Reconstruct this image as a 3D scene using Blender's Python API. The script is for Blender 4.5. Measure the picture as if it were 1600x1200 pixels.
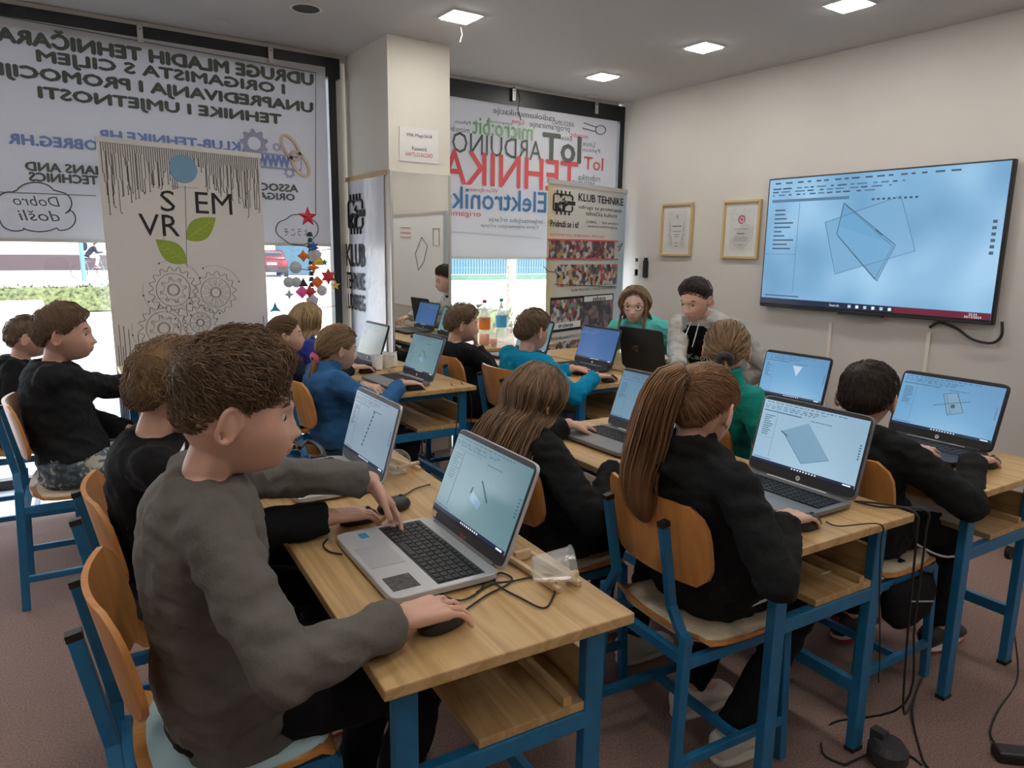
import bpy, math, random
import numpy as np
from mathutils import Vector, Matrix, noise
random.seed(7); rng = np.random.default_rng(7)
for o in list(bpy.data.objects): bpy.data.objects.remove(o)
SC = bpy.context.scene; COL = SC.collection
PI = math.pi
# ---------------------------------------------------------------- camera (solved from the photograph's vanishing points)
FPX = 1110.0
CM = np.array([[0.82697081, 0.09257742, -0.55457074], [-0.56206601, 0.16099943, -0.81127121], [0.01418018, 0.98260297, 0.18517645]])
CAM = np.array([0.0, 0.0, 1.46])
cd = bpy.data.cameras.new('camera'); cam = bpy.data.objects.new('camera', cd); COL.objects.link(cam)
cd.sensor_width = 36; cd.lens = FPX / 1600 * 36; cd.clip_start = .05; cd.clip_end = 300
m4 = Matrix([list(CM[i]) + [CAM[i]] for i in range(3)] + [[0, 0, 0, 1]]); cam.matrix_world = m4
SC.camera = cam
# ---------------------------------------------------------------- world, sun, exposure
W = bpy.data.worlds.new('world'); SC.world = W; W.use_nodes = True
bg = W.node_tree.nodes['Background']; bg.inputs[0].default_value = (.80, .90, 1, 1); bg.inputs[1].default_value = 4.2
sd = bpy.data.lights.new('sun', 'SUN'); sun = bpy.data.objects.new('sun', sd); COL.objects.link(sun)
sd.energy = 9; sd.angle = .02; sd.color = (1, .95, .88)
sun.rotation_euler = Vector((-.35, .75, -.62)).to_track_quat('-Z', 'Y').to_euler(); sun.location = (0, -6, 8)
vs = SC.view_settings; vs.view_transform = 'Standard'; vs.look = 'None'; vs.gamma = 1; vs.use_curve_mapping = False
vs.exposure = 0.16
# ---------------------------------------------------------------- pixel helpers (a pixel gives a direction, the plane gives the distance)
def ray(px, py): return CM @ np.array([px - 800, 600 - py, -FPX])
def onz(px, py, z): r = ray(px, py); return CAM + r * (z - CAM[2]) / r[2]
def onx(px, py, x): r = ray(px, py); return CAM + r * (x - CAM[0]) / r[0]
def ony(px, py, y): r = ray(px, py); return CAM + r * (y - CAM[1]) / r[1]
def atd(px, py, d): return CAM + ray(px, py) * d / FPX
class Plane:                       # vertical plane through A and B, s runs from A to B
    def __init__(s, A, B):
        s.A = np.array([A[0], A[1], 0.]); d = np.array([B[0] - A[0], B[1] - A[1], 0.]); s.L = np.linalg.norm(d); s.u = d / s.L; s.n = np.array([s.u[1], -s.u[0], 0.])
    def hit(s, px, py):
        r = ray(px, py); t = (s.A - CAM) @ s.n / (r @ s.n); P = CAM + t * r; return (P - s.A) @ s.u, P[2], t * FPX
    def mat(s, x, z, off):          # frame: local x -> u, local y -> up, local z -> out to the room (n)
        P = s.A + s.u * x + s.n * off; return Matrix(((s.u[0], 0, s.n[0], P[0]), (s.u[1], 0, s.n[1], P[1]), (0, 1, 0, z), (0, 0, 0, 1)))
# ---------------------------------------------------------------- materials
MATS = {}
def mat(name, col, rough=.6, metal=0, emit=None, es=1, noise_s=None, noise_a=.15, bump=None, bump_s=200, trans=0, alpha=1, spec=.5, stretch=(1, 1, 1), sss=0):
    if name in MATS: return MATS[name]
    m = bpy.data.materials.new(name); m.use_nodes = True; nt = m.node_tree; p = nt.nodes['Principled BSDF']; MATS[name] = m
    p.inputs['Base Color'].default_value = (*col, 1); p.inputs['Roughness'].default_value = rough; p.inputs['Metallic'].default_value = metal
    p.inputs['Specular IOR Level'].default_value = spec
    if emit: p.inputs['Emission Color'].default_value = (*emit, 1); p.inputs['Emission Strength'].default_value = es
    if trans: p.inputs['Transmission Weight'].default_value = trans
    if alpha < 1: p.inputs['Alpha'].default_value = alpha
    if sss: p.inputs['Subsurface Weight'].default_value = sss; p.inputs['Subsurface Radius'].default_value = (.01, .004, .002)
    m.diffuse_color = (*col, 1)
    if noise_s or bump:
        tc = nt.nodes.new('ShaderNodeTexCoord'); mp = nt.nodes.new('ShaderNodeMapping'); mp.inputs['Scale'].default_value = stretch
        nt.links.new(tc.outputs['Object'], mp.inputs[0])
    if noise_s:
        n = nt.nodes.new('ShaderNodeTexNoise'); n.inputs['Scale'].default_value = noise_s; n.inputs['Detail'].default_value = 5; nt.links.new(mp.outputs[0], n.inputs['Vector'])
        r = nt.nodes.new('ShaderNodeValToRGB'); a = noise_a
        r.color_ramp.elements[0].position = .3; r.color_ramp.elements[1].position = .7
        r.color_ramp.elements[0].color = (*[max(0, c * (1 - a)) for c in col], 1); r.color_ramp.elements[1].color = (*[min(1, c * (1 + a)) for c in col], 1)
        nt.links.new(n.outputs[0], r.inputs[0]); nt.links.new(r.outputs[0], p.inputs['Base Color'])
    if bump:
        n2 = nt.nodes.new('ShaderNodeTexNoise'); n2.inputs['Scale'].default_value = bump_s; n2.inputs['Detail'].default_value = 4; nt.links.new(mp.outputs[0], n2.inputs['Vector'])
        b = nt.nodes.new('ShaderNodeBump'); b.inputs['Strength'].default_value = bump; b.inputs['Distance'].default_value = .01
        nt.links.new(n2.outputs[0], b.inputs['Height']); nt.links.new(b.outputs[0], p.inputs['Normal'])
    return m
def wood_mat(name, c0, c1, rough=.42, axis=1, scale=1.0):
    m = bpy.data.materials.new(name); m.use_nodes = True; nt = m.node_tree; p = nt.nodes['Principled BSDF']; MATS[name] = m
    tc = nt.nodes.new('ShaderNodeTexCoord'); mp = nt.nodes.new('ShaderNodeMapping')
    s = [14 * scale, 14 * scale, 14 * scale]; s[axis] = .9 * scale; mp.inputs['Scale'].default_value = s
    nt.links.new(tc.outputs['Object'], mp.inputs[0])
    n = nt.nodes.new('ShaderNodeTexNoise'); n.inputs['Scale'].default_value = 1.6; n.inputs['Detail'].default_value = 6; n.inputs['Distortion'].default_value = .8
    nt.links.new(mp.outputs[0], n.inputs['Vector'])
    w = nt.nodes.new('ShaderNodeMath'); w.operation = 'MULTIPLY'; w.inputs[1].default_value = 7; nt.links.new(n.outputs[0], w.inputs[0])
    fr = nt.nodes.new('ShaderNodeMath'); fr.operation = 'PINGPONG'; fr.inputs[1].default_value = 1; nt.links.new(w.outputs[0], fr.inputs[0])
    r = nt.nodes.new('ShaderNodeValToRGB'); r.color_ramp.elements[0].color = (*c0, 1); r.color_ramp.elements[1].color = (*c1, 1)
    nt.links.new(fr.outputs[0], r.inputs[0]); nt.links.new(r.outputs[0], p.inputs['Base Color']); p.inputs['Roughness'].default_value = rough
    return m
wood_mat('oak', (.43, .265, .105), (.58, .385, .175)); wood_mat('ply', (.56, .235, .062), (.66, .30, .09), .35, 2, .7); wood_mat('beech', (.62, .45, .25), (.74, .57, .35), .5, 0, 1)
mat('edge_oak', (.55, .36, .17), .5); mat('blue_steel', (.011, .145, .31), .38, 0, noise_s=30, noise_a=.1)
mat('black_plastic', (.012, .012, .013), .45); mat('dark_plastic', (.03, .03, .033), .5); mat('silver', (.52, .53, .55), .35, .35); mat('gunmetal', (.20, .20, .21), .4, .4)
mat('key', (.018, .018, .02), .5); mat('white_plastic', (.75, .75, .73), .45); mat('wall_paint', (.655, .62, .58), .85, noise_s=3, noise_a=.02); mat('ceiling_paint', (.57, .55, .535), .9)
mat('column_paint', (.76, .72, .64), .8); mat('carpet', (.26, .165, .138), .97, noise_s=160, noise_a=.35, bump=.5, bump_s=400); mat('tile', (.62, .66, .70), .35, noise_s=8, noise_a=.04)
mat('black_frame', (.012, .013, .016), .4); mat('alu', (.55, .54, .51), .4, .5); mat('felt', (.60, .50, .36), .95, noise_s=60, noise_a=.1)
mat('print_black', (.015, .015, .017), .7); mat('print_grey', (.10, .115, .10), .8); mat('print_blue', (.20, .27, .52), .8); mat('print_red', (.62, .10, .10), .8); mat('print_green', (.23, .42, .22), .8); mat('print_navy', (.06, .17, .36), .8)
mat('paper', (.80, .79, .77), .8); mat('banner_white', (.70, .67, .63), .6, noise_s=2, noise_a=.02); mat('gold_wood', (.62, .44, .21), .45); mat('cable', (.012, .012, .012), .5); mat('white_cable', (.75, .75, .75), .5)
mat('mirror', (.88, .90, .86), .015, 1); mat('lamp', (1, 1, 1), emit=(1, .96, .9), es=62); mat('lamp_rim', (.8, .8, .8), .5)
mat('clear_plastic', (.93, .95, .96), .12, alpha=.17, spec=.9); mat('bottle_clear', (.85, .93, .95), .08, alpha=.35, spec=.8); mat('orange_juice', (.85, .18, .03), .2); mat('white_pure', (.85, .85, .85), .6)
g = mat('glass', (1, 1, 1), .0); nt = g.node_tree; p = nt.nodes['Principled BSDF']; out = nt.nodes['Material Output']
tr = nt.nodes.new('ShaderNodeBsdfTransparent'); gl = nt.nodes.new('ShaderNodeBsdfGlossy'); gl.inputs['Roughness'].default_value = .01; mx = nt.nodes.new('ShaderNodeMixShader'); mx.inputs[0].default_value = .06
nt.links.new(tr.outputs[0], mx.inputs[1]); nt.links.new(gl.outputs[0], mx.inputs[2]); nt.links.new(mx.outputs[0], out.inputs[0])
g = mat('blind_cloth', (.67, .665, .685), .8); nt = g.node_tree; p = nt.nodes['Principled BSDF']; out = nt.nodes['Material Output']
tl = nt.nodes.new('ShaderNodeBsdfTranslucent'); tl.inputs[0].default_value = (.54, .54, .57, 1); mx = nt.nodes.new('ShaderNodeMixShader'); mx.inputs[0].default_value = .32
nt.links.new(p.outputs[0], mx.inputs[1]); nt.links.new(tl.outputs[0], mx.inputs[2]); nt.links.new(mx.outputs[0], out.inputs[0])
# ---------------------------------------------------------------- mesh builder
def V(*a): return np.array(a, float)
def nrm(v): v = np.asarray(v, float); return v / (np.linalg.norm(v) + 1e-12)
class MB:
    def __init__(s): s.v = []; s.f = []; s.m = []; s.n = 0
    def add(s, vs, fs, mi=0):
        vs = np.asarray(vs, float); s.v.append(vs); s.f += [tuple(i + s.n for i in f) for f in fs]; s.m += [mi] * len(fs); s.n += len(vs); return s
    def box(s, c, sz, mi=0, R=None):
        h = np.array(sz) / 2; q = np.array([[x, y, z] for x in (-1, 1) for y in (-1, 1) for z in (-1, 1)]) * h
        if R is not None: q = q @ np.asarray(R).T
        return s.add(q + np.array(c), [(0, 1, 3, 2), (4, 6, 7, 5), (0, 4, 5, 1), (2, 3, 7, 6), (0, 2, 6, 4), (1, 5, 7, 3)], mi)
    def bar(s, a, b, w, h, up=(0, 0, 1), mi=0):
        a = np.array(a, float); b = np.array(b, float); d = nrm(b - a); up = np.array(up, float)
        if abs(d @ up) > .97: up = np.array([1., 0, 0])
        r = nrm(np.cross(d, up)); u = np.cross(r, d); R = np.stack([d, r, u], 1)
        return s.box((a + b) / 2, (np.linalg.norm(b - a), w, h), mi, R)
    def tube(s, pts, r, n=8, mi=0, cap=True, up=None):
        pts = np.array(pts, float); k = len(pts); rs = np.broadcast_to(np.array(r, float), (k,)); vs = []
        t = np.gradient(pts, axis=0); t /= np.linalg.norm(t, axis=1)[:, None] + 1e-12
        ref = np.array(up if up is not None else ([0, 0, 1.] if abs(t[0][2]) < .9 else [1., 0, 0]), float)
        ang = np.arange(n) * 2 * PI / n + PI / n
        for i in range(k):
            a = nrm(np.cross(t[i], ref)); b = np.cross(a, t[i]); ref = -np.cross(a, t[i]) * -1
            vs.append(pts[i] + rs[i] * (np.cos(ang)[:, None] * a + np.sin(ang)[:, None] * b))
        fs = [(i * n + j, i * n + (j + 1) % n, (i + 1) * n + (j + 1) % n, (i + 1) * n + j) for i in range(k - 1) for j in range(n)]
        if cap: fs += [tuple(range(n))[::-1], tuple((k - 1) * n + j for j in range(n))]
        return s.add(np.concatenate(vs), fs, mi)
    def cap(s, a, b, ra, rb, n=12, flat=False, mi=0):          # tapered capsule
        a = np.array(a, float); b = np.array(b, float); d = b - a; L = np.linalg.norm(d); d = d / (L + 1e-9)
        ps = []; rs = []
        for k in (0, 1, 2, 3): th = k * PI / 8; ps.append(a - d * ra * math.cos(th) * .999); rs.append(ra * math.sin(th) + 1e-4)
        ps.append(a); rs.append(ra); ps.append(b); rs.append(rb)
        if not flat:
            for k in (3, 2, 1, 0): th = k * PI / 8; ps.append(b + d * rb * math.cos(th) * .999); rs.append(rb * math.sin(th) + 1e-4)
        return s.tube(ps, rs, n, mi)
    def ell(s, c, r, R=None, nu=16, nv=10, mi=0):
        vs = [[0, 0, 1]]
        for i in range(1, nv):
            th = PI * i / nv; vs += [[math.sin(th) * math.cos(2 * PI * j / nu), math.sin(th) * math.sin(2 * PI * j / nu), math.cos(th)] for j in range(nu)]
        vs.append([0, 0, -1]); vs = np.array(vs) * np.array(r)
        if R is not None: vs = vs @ np.asarray(R).T
        fs = [(0, 1 + j, 1 + (j + 1) % nu) for j in range(nu)]
        for i in range(nv - 2): fs += [(1 + i * nu + j, 1 + (i + 1) * nu + j, 1 + (i + 1) * nu + (j + 1) % nu, 1 + i * nu + (j + 1) % nu) for j in range(nu)]
        b = 1 + (nv - 2) * nu; fs += [(b + j, len(vs) - 1, b + (j + 1) % nu) for j in range(nu)]
        return s.add(vs + np.array(c), fs, mi)
    def loft(s, secs, n=20, mi=0, p=2.0):                        # secs: (centre, half-axis vector, half-axis vector)
        vs = []
        for c, a, b in secs:
            for j in range(n):
                t = 2 * PI * j / n; ct, st = math.cos(t), math.sin(t)
                vs.append(np.array(c) + np.array(a) * math.copysign(abs(ct) ** (2 / p), ct) + np.array(b) * math.copysign(abs(st) ** (2 / p), st))
        k = len(secs); fs = [(i * n + j, i * n + (j + 1) % n, (i + 1) * n + (j + 1) % n, (i + 1) * n + j) for i in range(k - 1) for j in range(n)]
        fs += [tuple(range(n))[::-1], tuple((k - 1) * n + j for j in range(n))]
        return s.add(vs, fs, mi)
    def prism(s, poly, z0, z1, mi=0, M=None):                    # polygon in local xy, extruded in z
        k = len(poly); vs = [[x, y, z0] for x, y in poly] + [[x, y, z1] for x, y in poly]; vs = np.array(vs, float)
        if M is not None: M = np.array(M); vs = vs @ M[:3, :3].T + M[:3, 3]
        fs = [tuple(range(k))[::-1], tuple(range(k, 2 * k))] + [(i, (i + 1) % k, k + (i + 1) % k, k + i) for i in range(k)]
        return s.add(vs, fs, mi)
    def lathe(s, prof, c=(0, 0, 0), n=16, mi=0, R=None):
        vs = [[r * math.cos(2 * PI * j / n), r * math.sin(2 * PI * j / n), z] for r, z in prof for j in range(n)]; vs = np.array(vs)
        if R is not None: vs = vs @ np.asarray(R).T
        k = len(prof); fs = [(i * n + j, i * n + (j + 1) % n, (i + 1) * n + (j + 1) % n, (i + 1) * n + j) for i in range(k - 1) for j in range(n)]
        return s.add(vs + np.array(c), fs, mi)
    def mesh(s, name, mats, smooth=False):
        me = bpy.data.meshes.new(name); me.from_pydata(np.concatenate(s.v).tolist() if s.v else [], [], s.f); 
        for m in ([mats] if not isinstance(mats, (list, tuple)) else mats): me.materials.append(MATS[m] if isinstance(m, str) else m)
        me.polygons.foreach_set('material_index', s.m)
        if smooth: me.polygons.foreach_set('use_smooth', [True] * len(s.f))
        me.update(); return me
    def obj(s, name, mats, parent=None, smooth=False, bevel=0, M=None):
        return link(name, s.mesh(name, mats, smooth), parent, bevel, M)
def link(name, me, parent=None, bevel=0, M=None):
    o = bpy.data.objects.new(name, me); COL.objects.link(o)
    if parent is not None: o.parent = parent
    if M is not None: o.matrix_local = M
    if bevel:
        b = o.modifiers.new('bevel', 'BEVEL'); b.width = bevel; b.segments = 2; b.limit_method = 'ANGLE'
    return o
def tag(o, label, cat, group=None, kind=None):
    if label: o['label'] = label
    if cat: o['category'] = cat
    if group: o['group'] = group
    if kind: o['kind'] = kind
    return o
def thing(name, label, cat, loc=(0, 0, 0), rz=0, group=None):
    o = bpy.data.objects.new(name, None); COL.objects.link(o); o.location = [float(x) for x in loc]; o.rotation_euler = (0, 0, rz); o.empty_display_size = .1
    return tag(o, label, cat, group)
def struct(name, mb, m, parent=None, **k):
    o = mb.obj(name, m, parent, **k)
    if parent is None: o['kind'] = 'structure'
    return o
def copy_tree(o, parent=None):
    c = o.copy(); COL.objects.link(c); c.parent = parent
    for ch in list(o.children): copy_tree(ch, c)
    return c
def text(body, m, M, w, h, parent, bold=0., mirror=False, name='lettering', serif=False, shear=0, mode='fit'):
    cu = bpy.data.curves.new(name, 'FONT'); cu.body = body; cu.size = 1; cu.resolution_u = 2;  cu.shear = shear; cu.space_line = .9; cu.align_x = 'CENTER'
    t = bpy.data.objects.new(name, cu); COL.objects.link(t); dg = bpy.context.evaluated_depsgraph_get()
    me = bpy.data.meshes.new_from_object(t.evaluated_get(dg)); bpy.data.objects.remove(t); bpy.data.curves.remove(cu)
    k = len(me.vertices)
    if k == 0: return None
    co = np.empty(k * 3); me.vertices.foreach_get('co', co); co = co.reshape(-1, 3); a = co.min(0); b = co.max(0); q = (co - (a + b) / 2) / np.maximum(b - a, 1e-6)
    q = q * np.array([w * (-1 if mirror else 1), h, 0]); me.vertices.foreach_set('co', q.ravel()); me.name = name
    if mirror: me.flip_normals()
    if bold > 0:                                                     # heavier weight: the same glyphs doubled a hair's breadth apart
        fc = [tuple(p_.vertices) for p_ in me.polygons]; b_ = bold * h * .9; vs_ = []; fs_ = []
        for i_, (ox, oy) in enumerate(((-b_, 0), (b_, 0), (0, b_ * .7), (0, -b_ * .7))): vs_.append(q + np.array([ox, oy, i_ * 2e-5])); fs_ += [tuple(j_ + i_ * k for j_ in f_) for f_ in fc]
        me2 = bpy.data.meshes.new(name); me2.from_pydata(np.concatenate(vs_).tolist(), [], fs_); bpy.data.meshes.remove(me); me = me2
    me.materials.clear(); me.materials.append(MATS[m]); me.update()
    if ' ' in body and '\n' not in body and w > .3:                     # one object for each word
        nv = len(me.vertices); co = np.empty(nv * 3); me.vertices.foreach_get('co', co); co = co.reshape(-1, 3); nw = len(body.split()); fcs = [tuple(p_.vertices) for p_ in me.polygons]; iv = sorted((co[list(f_), 0].min(), co[list(f_), 0].max()) for f_ in fcs); hi = iv[0][1]; gaps = []
        for a_, b_ in iv[1:]:
            if a_ > hi: gaps.append((a_ - hi, (a_ + hi) / 2))
            hi = max(hi, b_)
        cuts = sorted(g_[1] for g_ in sorted(gaps)[::-1][:nw - 1]) + [1e9]; o = None; lo = -1e9
        for c_ in cuts:
            fs_ = [f_ for f_ in fcs if lo < co[f_[0], 0] < c_]; lo = c_
            if not fs_: continue
            ids = sorted({i_ for f_ in fs_ for i_ in f_}); mp_ = {i_: j_ for j_, i_ in enumerate(ids)}; mw = bpy.data.meshes.new(name); mw.from_pydata(co[ids].tolist(), [], [tuple(mp_[i_] for i_ in f_) for f_ in fs_]); mw.materials.append(MATS[m]); o = link(name, mw, parent, 0, M)
        return o
    return link(name, me, parent, 0, M)
def ptext(pl, body, xl, xr, yc, hp, m, parent, off=.004, **k):     # lettering on a Plane, between two pixel columns, centred on pixel row yc
    s0, z0, d0 = pl.hit(xl, yc); s1, z1, d1 = pl.hit(xr, yc); sc, zc, dc = pl.hit((xl + xr) / 2, yc)
    return text(body, m, pl.mat((s0 + s1) / 2, zc, off), abs(s1 - s0), hp * dc / FPX, parent, **k)
# ================================================================ the room
X0, X1, Y0, Y1, ZC = -2.7, 4.6, -2.7, 5.1, 2.78
struct('floor', MB().box(((X0 + X1) / 2, (Y0 + 4.52) / 2, -.05), (X1 - X0, 4.52 - Y0, .1)), 'carpet')
fl = struct('trim_1', MB().box(((X0 + X1) / 2, 4.86, -.052), (X1 - X0, .68, .096)), 'tile')
for i in range(12):
    MB().box((X0 + .3 + i * .61, 4.845, -.003), (.6, .64, .006)).obj('floor_tile', 'tile', fl)
ceil = struct('ceiling', MB().box(((X0 + X1) / 2, (Y0 + Y1 + .2) / 2, ZC + .06), (X1 - X0 + .4, Y1 - Y0 + .2, .12)), 'ceiling_paint')
struct('wall_right', MB().box((X1 + .08, (Y0 + 4.89) / 2, ZC / 2), (.16, 4.89 - Y0, ZC)).box((X1 + .13, 5.02, ZC / 2), (.14, .28, ZC)), 'wall_paint')
struct('wall_left', MB().box((X0 - .08, (Y0 + Y1) / 2, ZC / 2), (.16, Y1 - Y0, ZC)), 'wall_paint')
struct('wall_back', MB().box(((X0 + X1) / 2, Y0 - .08, ZC / 2), (X1 - X0, .16, ZC)), 'wall_paint')
struct('wall_window', MB().box(((X0 + X1) / 2, 5.18, 2.76), (X1 - X0, .2, .05)), 'wall_paint')
# pillar between the windows
struct('wall_pillar', MB().box((2.245, 4.76, ZC / 2), (.45, .72, ZC)), 'column_paint')
struct('trim_2', MB().box((1.98, 5.19, ZC / 2), (.16, .10, ZC)), 'column_paint')
# windows: black frames, glass
def window(n, xa, xb, posts):
    w = struct('window_%d' % n, MB().box(((xa + xb) / 2, 5.09, 2.685), (xb - xa, .07, .13)), 'black_frame')
    for x in posts: MB().box((x, 5.09, 1.31), (.055, .07, 2.62)).obj('window_post', 'black_frame', w)
    MB().box(((xa + xb) / 2, 5.09, .03), (xb - xa, .07, .06)).obj('window_sill', 'black_frame', w)
    ps = sorted(posts)
    for a, b in zip(ps[:-1], ps[1:]): MB().box(((a + b) / 2, 5.10, 1.34), (b - a - .05, .008, 2.56)).obj('pane', 'glass', w)
    return w
window(1, X0, 1.96, [X0 + .03, -1.1, 1.90]); window(2, 2.47, 4.66, [2.50, 4.63])
for x in (-.03, .71, 1.48, 3.42, 4.30):
    b = MB().box((x, 5.035, 2.70), (.03, .012, .10)).box((x, 5.02, 2.745), (.03, .05, .01)).box((x, 5.025, 2.725), (.006, .008, .006), 1)
    tag(b.obj('blind_bracket', ['alu', 'black_plastic']), {-.03: 'leftmost metal angle bracket on the black window beam', .71: 'metal angle bracket on the beam above the word MLADIH', 1.48: 'metal angle bracket on the beam near the corner of the left window', 3.42: 'metal bracket with loose wires above the word cloud blind', 4.30: 'metal bracket at the right end of the word cloud blind'}[x], 'bracket', 'blind brackets under the ceiling')
wv = [(3.43, 5.0, 2.73), (3.45, 4.99, 2.66), (3.43, 4.99, 2.58), (3.46, 4.99, 2.50)]
tag(MB().tube(wv, .004, 6).obj('loose_wire', 'cable'), 'loose dark wire dangling in front of the word cloud blind', 'wire')
# ---------------------------------------------------------------- ceiling lamps
LPX = [(720, 25), (1100, 73), (942, 119), (1327, 6)]
lab = ['square ceiling lamp in front of the pillar', 'square ceiling lamp in the middle of the row along the television wall', 'square ceiling lamp nearest the corner by the word cloud window', 'square ceiling lamp at the top edge above the television']
spots = [onz(px, py, ZC) for px, py in LPX] + [V(3.87, y, ZC) for y in (1.3, .2, -.9)] + [V(2.25, y, ZC) for y in (2.4, 1.0, -.4, -1.8)] + [V(.4, y, ZC) for y in (3.2, 1.8, .4, -1.0)] + [V(-1.4, y, ZC) for y in (3.2, 1.4, -.4)]
for i, P in enumerate(spots):
    t = thing('ceiling_lamp', lab[i] if i < 4 else 'square recessed ceiling lamp outside the picture', 'lamp', (P[0], P[1], ZC), 0, 'square ceiling lamps')
    MB().box((0, 0, -.004), (.20, .20, .008)).obj('rim', 'lamp_rim', t); MB().box((0, 0, -.010), (.165, .165, .006)).obj('diffuser', 'lamp', t)
P = onz(720, 40, ZC); tag(MB().tube([(P[0], P[1], ZC - .01), (P[0] + .01, P[1], ZC - .05), (P[0], P[1] + .01, ZC - .09)], .003, 6).obj('lamp_wire', 'white_cable'), 'short white wire hanging below the lamp by the pillar', 'wire')
P = onz(478, 13, ZC); t = thing('lamp_hole', 'round dark empty lamp hole in the ceiling', 'hole', (P[0], P[1], ZC))
MB().lathe([(.0, -.001), (.075, -.001), (.075, -.003), (0, -.003)], n=28).obj('hole', 'black_plastic', t); MB().lathe([(.075, -.001), (.092, -.001), (.092, -.004), (.075, -.004)], n=28).obj('rim', 'column_paint', t)
for px, py, l in ((345, 33, 'small round white ceiling cover left of the lamp hole'), (775, 120, 'small round white ceiling cover behind the pillar lamp'), (925, 150, 'small round white ceiling cover near the word cloud window')):
    P = onz(px, py, ZC); tag(MB().lathe([(0, -.006), (.045, -.006), (.05, 0)], (P[0], P[1], ZC - .001), 20).obj('ceiling_cover', 'ceiling_paint'), l, 'cover', 'round ceiling covers')
# ---------------------------------------------------------------- blinds with mirrored print
PL1 = Plane((-2.0, 5.04), (1.86, 5.04)); PL2 = Plane((2.5, 5.06), (4.6, 5.06))
b1 = thing('window_blind', 'grey printed roller blind with big mirrored block capitals in the left window', 'blind', (0, 5.04, 1.48))
b1.location = (0, 0, 0)
MB().box((-.08, 5.045, 2.08), (3.86, .003, 1.20)).obj('cloth', 'blind_cloth', b1); MB().box((-.08, 5.045, 1.477), (3.86, .014, .02)).obj('bottom_bar', 'alu', b1)
T = dict(parent=b1, mirror=True, bold=.085)
def pt1(b, xl, xr, yc, h, m='print_grey', **k): kk = dict(T); kk.update(k); return ptext(PL1, b, xl, xr, yc, h, m, **kk)
pt1('UDRUGE MLADIH TEHNIČARA', -2, 487, 85.5, 25); pt1('I ORIGAMISTA S CILJEM', 61, 443, 116, 20); pt1('UNAPREDIVANJA I PROMOCIJE', -10, 487, 140, 21); pt1('TEHNIKE I UMJETNOSTI', 63, 438, 168, 20)
pt1('KLUB-TEHNIKE.HR', 154, 374, 220, 14, 'print_blue'); pt1('OBREG.HR', 14, 152, 222, 15, 'print_blue'); pt1('WWW.', 398, 452, 252, 17, 'print_blue')
pt1('IANS AND', 40, 152, 263, 13); pt1('TECHNICS', 46, 152, 279, 13); pt1('ASSOCI', 402, 465, 293, 11); pt1('ORIGA', 404, 460, 307, 10)
pt1('Dobro', 20, 93, 314, 15, bold=.0, shear=.2); pt1('došli', 28, 93, 337, 16, bold=.0, shear=.2); pt1('ようこそ', 443, 482, 363, 11, bold=.0)
def stroke(pl, pts, r, m, parent, off=.004, closed=False, name='print_line'):
    q = []
    for px, py in pts: s, z, d = pl.hit(px, py); P = pl.A + pl.u * s + pl.n * off; q.append((P[0], P[1], z))
    if closed: q.append(q[0])
    return MB().tube(q, r, 4).obj(name, m, parent)
def arc(cx, cy, rx, ry, a0, a1, n=14): return [(cx + rx * math.cos(math.radians(a0 + (a1 - a0) * i / n)), cy - ry * math.sin(math.radians(a0 + (a1 - a0) * i / n))) for i in range(n + 1)]
cl = arc(15, 322, 24, 22, 200, 80) + arc(55, 303, 30, 18, 160, 20) + arc(92, 318, 20, 18, 80, -60) + arc(96, 342, 22, 18, 50, -100) + arc(62, 350, 30, 12, -30, -150) + arc(25, 343, 25, 18, -60, -170)
stroke(PL1, cl, .005, 'print_grey', b1, closed=True, name='cloud_outline')
cl = arc(445, 358, 14, 14, 230, 100) + arc(463, 347, 16, 12, 150, 30) + arc(484, 358, 13, 15, 80, -60) + arc(466, 374, 20, 9, -20, -160)
stroke(PL1, cl, .004, 'print_grey', b1, closed=True, name='cloud_outline')
stroke(PL1, [(-5, 24), (493, 114), (493, 333)], .003, 'print_grey', b1, name='border_line'); stroke(PL1, [(0, 300), (150, 306)], .003, 'print_grey', b1, name='border_line')
stroke(PL1, [(366, 152.3), (377, 154)], .011, 'print_grey', b1, name='letter_bar')
def gear(pl, cx, cy, r, nt, m, parent, hole=.45, off=.004):
    s, z, d = pl.hit(cx, cy); R = r * d / FPX; poly = []
    for i in range(nt * 4): k = (i % 4) in (1, 2); a = 2 * PI * i / (nt * 4); poly.append((math.cos(a) * R * (1 if k else .78), math.sin(a) * R * (1 if k else .78)))
    mb = MB(); n = len(poly); vs = [[x, y, 0] for x, y in poly] + [[math.cos(2 * PI * i / n) * R * hole, math.sin(2 * PI * i / n) * R * hole, 0] for i in range(n)]
    mb.add(vs, [(i, (i + 1) % n, n + (i + 1) % n, n + i) for i in range(n)]); return mb.obj('gear_print', m, parent, M=pl.mat(s, z, off))
mat('print_lilac', (.36, .37, .50), .8); mat('print_tan', (.62, .50, .38), .8)
gear(PL1, 397, 224, 22, 9, 'print_lilac', b1); gear(PL1, 432, 230, 7, 8, 'print_lilac', b1); gear(PL1, 452, 270, 9, 8, 'print_lilac', b1)
stroke(PL1, [(380, 236), (470, 246), (470, 266), (380, 258)], .008, 'print_lilac', b1, closed=True, name='print_line')
def link_loop(cx, cy, rx, ry, ang, m='print_tan'):
    a = math.radians(ang); pts = [(cx + rx * math.cos(t) * math.cos(a) - ry * math.sin(t) * math.sin(a), cy + rx * math.cos(t) * math.sin(a) + ry * math.sin(t) * math.cos(a)) for t in np.linspace(0, 2 * PI, 24)]
    stroke(PL1, pts, .013, m, b1, .008, name='chain_print')
link_loop(453, 231, 22, 10, 58); link_loop(468, 256, 22, 10, 58)
b2 = thing('window_blind', 'printed roller blind with a mirrored word cloud in the right window', 'blind', (0, 0, 0))
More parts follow.
